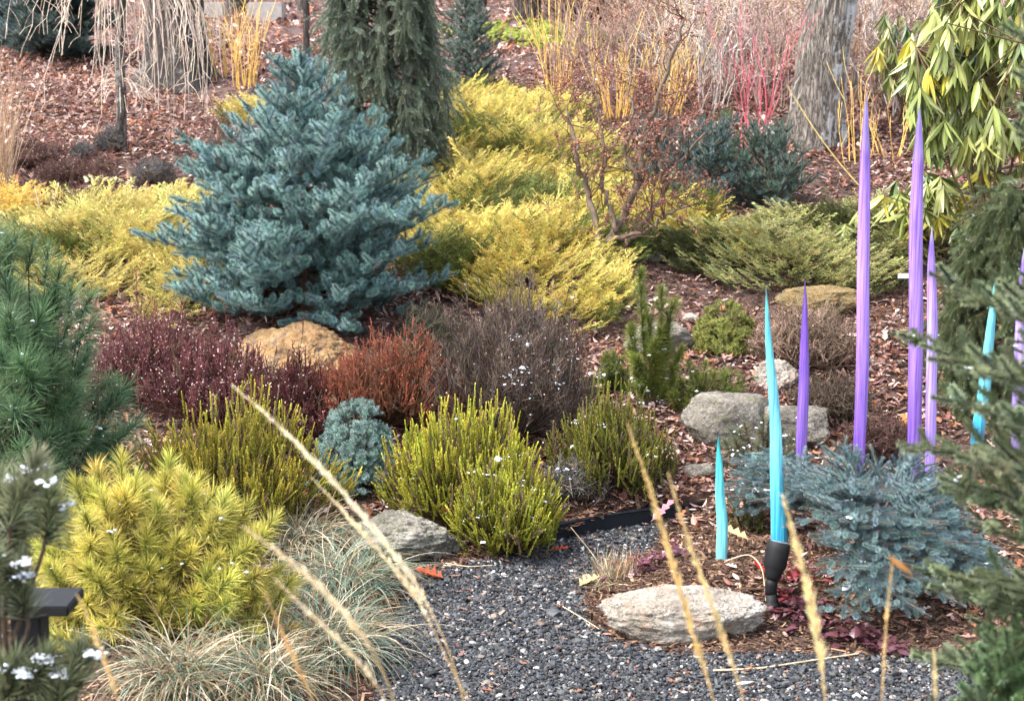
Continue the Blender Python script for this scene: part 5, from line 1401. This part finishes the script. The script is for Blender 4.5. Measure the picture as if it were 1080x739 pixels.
# thickets of brown twigs across the top of the bank
TH = 'bare brown shrubs at the top of the bank'
k_ = 0; rng = R(300)
thick = [(625, 105, 30), (665, 90, 20), (690, 110, 30), (735, 118, 30), (760, 100, 15), (720, 80, 0), (785, 90, 5), (640, 62, -10), (680, 60, -20), (740, 60, -20), (815, 110, 10), (835, 70, -20), (770, 60, -20), (905, 120, 20), (930, 110, 10), (955, 120, 20), (915, 70, -20), (945, 60, -20), (985, 90, 0), (600, 40, -30), (560, 20, -40), (865, 40, -30), (1010, 130, 30), (700, 35, -40), (800, 30, -40), (650, 25, -40)]
words = ['mauve', 'rusty', 'dull brown', 'greyish', 'pinkish', 'tawny']
spots = ['left of the white trunk', 'above the golden juniper', 'behind the contorted shrub', 'between contorted shrub and red twigs', 'behind the red twigs', 'above the contorted shrub', 'left of the oak', 'near the white trunk', 'right of the white trunk', 'under the leaning dark trunk', 'touching the oak', 'behind the oak', 'right of the leaning trunk',
         'beside the oak on its right', 'over the tallest purple reed', 'left of the rhododendron', 'at the top edge right of the oak', 'above the low rhododendron', 'behind the tall rhododendron', 'under the dark evergreen', 'behind the pale broad trunk', 'at the top edge touching the oak', 'behind the paired purple reeds', 'at the top edge by the leaning trunk', 'at the top edge above the red twigs', 'at the top edge by the white trunk']
for i, (px, py, top) in enumerate(thick):
    B = gnd(px, py); H = at(px, top, B[1])[2] - B[2]
    col = [A(166, 138, 130), A(172, 134, 112), A(150, 130, 118), A(206, 196, 186, .62), A(190, 164, 154, .58), A(210, 184, 152, .6)][i % 6]
    twigs('brown_shrub', f'{words[i % 6]} bare twiggy shrub {spots[i]}', B, 22, max(.5, H), .008, 301 + i, col, 'shrub', 2, .45, .16, 4, .55, 42, .3, .06, TH, 6, .0034 + .0008 * (B[1] > 18))
# far wooded bank: a mass of saplings and scrub
rng = R(340); segs = []
for i in range(330):
    y = rng.uniform(24, 44); x = rng.uniform(-.42, .42) * y; B = onground(x, y)
    grow(rng, B, np.array([rng.normal(0, .12), rng.normal(0, .1), 1]), rng.uniform(1.2, 3.6), .016, 2, segs, .1, .08, 3, .5, 40, 6, .005)
g = G(); seg_tubes(g, segs, A(158, 134, 122), 4, rng, .3); kind(g.build('far_scrub', M_twig), 'stuff')
# young stem and cane leaning by the oak
B = gnd(838, 150); twigs('sapling', 'pale grey crooked sapling stem leaning against the left side of the oak', B, 1, at(848, 60, B[1])[2] - B[2], .03, 351, A(196, 190, 182, .65), 'sapling', 1, .05, .12, 2, .4, 40, .01, .1, None, 9, .003)
B = gnd(906, 196); E_ = at(830, 90, B[1] + .2); t_ = thing('bamboo_cane', 'thin yellow cane leaning across the foot of the oak', 'cane', B)
g = G(); Xc = np.array([B * (1 - t) + E_ * t + [0, 0, -.05 * math.sin(t * 3.14)] for t in np.linspace(0, 1, 12)]); g.path(Xc, np.linspace(.007, .004, 12), A(216, 186, 116, .62), 6); g.build('cane_stem', M_twig, t_)
# white stems rising from the left golden juniper
for lab, px, py, top in [('three thin bleached dead stems standing at the back of the left golden juniper', 60, 240, 200)]:
    B = gnd(px, py); twigs('dead_stems', lab, B, 3, .34, .006, 361, A(214, 204, 198, .7), 'dead stems', 1, .3, .12, 1, .4, 40, .12, .1, None, 5, .0025)
# variegated cream plant
rng = R(365); B = gnd(112, 198); t_ = thing('variegated_plant', 'small cream and green leafed plant on the brown left bank', 'plant', B); n = 60
D = nrm(np.stack([rng.normal(size=n), rng.normal(size=n), np.abs(rng.normal(.5, .4, n))], 1)); P = B + np.stack([rng.normal(0, .08, n), rng.normal(0, .06, n), rng.uniform(.02, .08, n)], 1)
g = G(); scatter(g, rng, [t_broadleaf(.2, .3, 4, .3)], P, D, .065 * rng.uniform(.7, 1.2, n), A(176, 180, 110, .6), A(236, 226, 170, .7), up=True); g.build('leaves', M_leaf, t_)
# purple leafed plants
def coral(label, pts, seed, n, col):
    rng = R(seed); B = gnd(*pts[0]); t_ = thing('coral_bells', label, 'plant', B, 'purple leafed plants in the glass bed'); P = []
    for (x, y) in pts:
        c = gnd(x, y); q = n // len(pts); P.append(np.stack([c[0] + rng.normal(0, .05, q), c[1] + rng.normal(0, .05, q), np.zeros(q)], 1))
    P = np.concatenate(P); P[:, 2] = hgt(P[:, 0], P[:, 1]) + rng.uniform(.015, .06, len(P)); m = len(P)
    D = nrm(np.stack([rng.normal(size=m), rng.normal(size=m), rng.normal(.25, .3, m)], 1))
    g = G(); scatter(g, rng, [t_oakleaf(rng, 2) for _ in range(4)] + [t_broadleaf(.3, .4, 4, .42)], P, D, .06 * rng.uniform(.6, 1.2, m), col, col * 1.8, up=True); g.build('leaves', M_leaf, t_)
coral('dark purple leafed plant along the gravel below the low blue spruce', [(850, 660), (880, 672), (905, 680), (835, 650), (930, 686)], 371, 190, A(84, 48, 56, .5))
coral('maroon leafed plant between the boulder stubble and the short aqua reed', [(690, 596), (705, 590), (680, 604)], 373, 70, A(96, 52, 64, .5))
coral('dark red leaves huddled behind the black spotlight', [(838, 625), (846, 612), (832, 640)], 375, 60, A(120, 40, 44, .5))

# single fallen leaves that stand out
def fallen(label, px, py, spx, col, seed, az, tilt=.25, lift=.03):
    rng = R(seed); B = gnd(px, py); k = kpx(B); L = spx * k; d = np.array([[math.cos(math.radians(az)) * math.cos(tilt), math.sin(math.radians(az)) * math.cos(tilt), math.sin(tilt)]])
    g = G(); col = np.array(col); g.inst(t_oakleaf(rng, 4), B[None] + [0, 0, lift], basis_up(nrm(d)), [L], col[None] * .8, col[None] * 1.1)
    tag(g.build('fallen_leaf', M_dry, loc=B + np.array([0, 0, lift])), label, 'fallen leaf', 'fallen oak leaves')
fallen('large tan oak leaf between the two turquoise reeds', 790, 575, 38, A(232, 190, 138, .7), 381, 150, .3)
fallen('pinkish mauve oak leaf at the right end of the black edging', 686, 556, 34, A(196, 140, 150, .65), 383, 20, .7)
fallen('rust brown oak leaf hanging at the right end of the mossy rock', 468, 560, 44, A(176, 98, 72, .62), 385, -80, .5, .09)
fallen('orange brown oak leaf under the lime heather beside the path', 515, 585, 34, A(186, 110, 76, .62), 387, 10, .35)
fallen('reddish oak leaf on the gravel below the mossy rock', 470, 614, 36, A(178, 92, 66, .62), 389, 160, .12, .02)
fallen('pale yellow oak leaf lying on the gravel left of the front boulder', 610, 622, 28, A(230, 196, 138, .7), 391, 35, .2, .02)
fallen('red star shaped leaf left of the black spotlight', 806, 610, 18, A(190, 62, 58, .62), 393, 120, .4)
fallen('orange leaf on the gravel just before the black edging', 578, 584, 22, A(188, 92, 68, .6), 395, 0, .1, .02)
fallen('curled tan leaf standing upright between the paired purple reeds and the tallest', 954, 466, 26, A(214, 150, 96, .65), 397, 80, 1.2)
fallen('dark pink leaf lying at the right of the black spotlight', 880, 602, 20, A(206, 120, 130, .65), 399, 160, .4, .16)
# curled brown leaf caught on the stalk
g = G(); c = at(953, 589, 2.7); rng = R(401); V, T, W = t_broadleaf(.9, .5, 6, .22)
g.inst((V, T, W), c[None] + [-.028, 0, .004], basis_up(np.array([[1., .1, -.18]])), [.055], A(150, 100, 54)[None], A(190, 136, 84)[None]); tag(g.build('curled_leaf', M_dry, loc=c), 'curled brown leaf caught on top of the upright tan stalk', 'leaf')
# fallen twigs on the gravel
for lab, pts, r0 in [('thin pale twig lying on the gravel at the left of the front boulder', [(590, 642), (612, 655), (632, 668)], .003), ('straw coloured stem arching beside the black spotlight', [(766, 596), (790, 600), (804, 616), (808, 642)], .003), ('long grey twig along the gravel below the front boulder', [(752, 712), (800, 710), (850, 702), (905, 694)], .005), ('thin straw crossing the black edging onto the gravel', [(602, 560), (620, 582), (638, 606)], .0025), ('pale straw lying on the gravel below the lime heather', [(470, 598), (495, 602), (520, 600)], .003)]:
    P = np.array([gnd(*p) for p in pts]); P[:, 2] += .022
    u = np.linspace(0, len(P) - 1, 20); X = np.stack([np.interp(u, np.arange(len(P)), P[:, i]) for i in range(3)], 1)
    for _ in range(3): X[1:-1] = (X[:-2] + X[1:-1] * 2 + X[2:]) / 4
    if 'arching' in lab: X[:, 2] += .06 * np.sin(np.linspace(0, 3.14, 20))
    g = G(); g.path(X, np.linspace(r0, r0 * .6, 20), A(206, 184, 152, .66), 5); tag(g.build('fallen_twig', M_twig, loc=P[0]), lab, 'twig', 'twigs lying by the path')
# a mossy green patch high on the bank
rng = R(411); n = 2600; c = gnd(572, 34)
x = c[0] + rng.normal(0, .55, n); y = c[1] + rng.normal(0, .6, n)
g = G(); scatter(g, rng, [t_ico(rng, .3) for _ in range(3)], np.stack([x, y, hgt(x, y) + .02], 1), nrm(rng.normal(0, 1, (n, 3))), .035 * rng.uniform(.6, 1.4, n), A(148, 158, 74), A(148, 158, 74), v=.2); kind(g.build('moss', M_dry), 'stuff')
# crumbs of leaf and bark strayed on to the gravel
rng = R(413); n = 900; x = rng.uniform(-1.0, 2.4, n); y = rng.uniform(5.3, 8.5, n); m = inpoly(x, y, PATH); x, y = x[m], y[m]; n = len(x)
g = G(); scatter(g, rng, [t_oakleaf(rng, 2) for _ in range(4)] + [t_broadleaf(.5, .4, 3, .15) for _ in range(3)], np.stack([x, y, np.full(n, .022)], 1), nrm(np.stack([rng.normal(size=n), rng.normal(size=n), rng.normal(.05, .15, n)], 1)), .022 * np.exp(rng.normal(0, .4, n)), LIT[rng.integers(0, 8, n)] * .8, LIT[rng.integers(0, 8, n)], up=True)
kind(g.build('leaf_crumbs', M_dry), 'stuff')
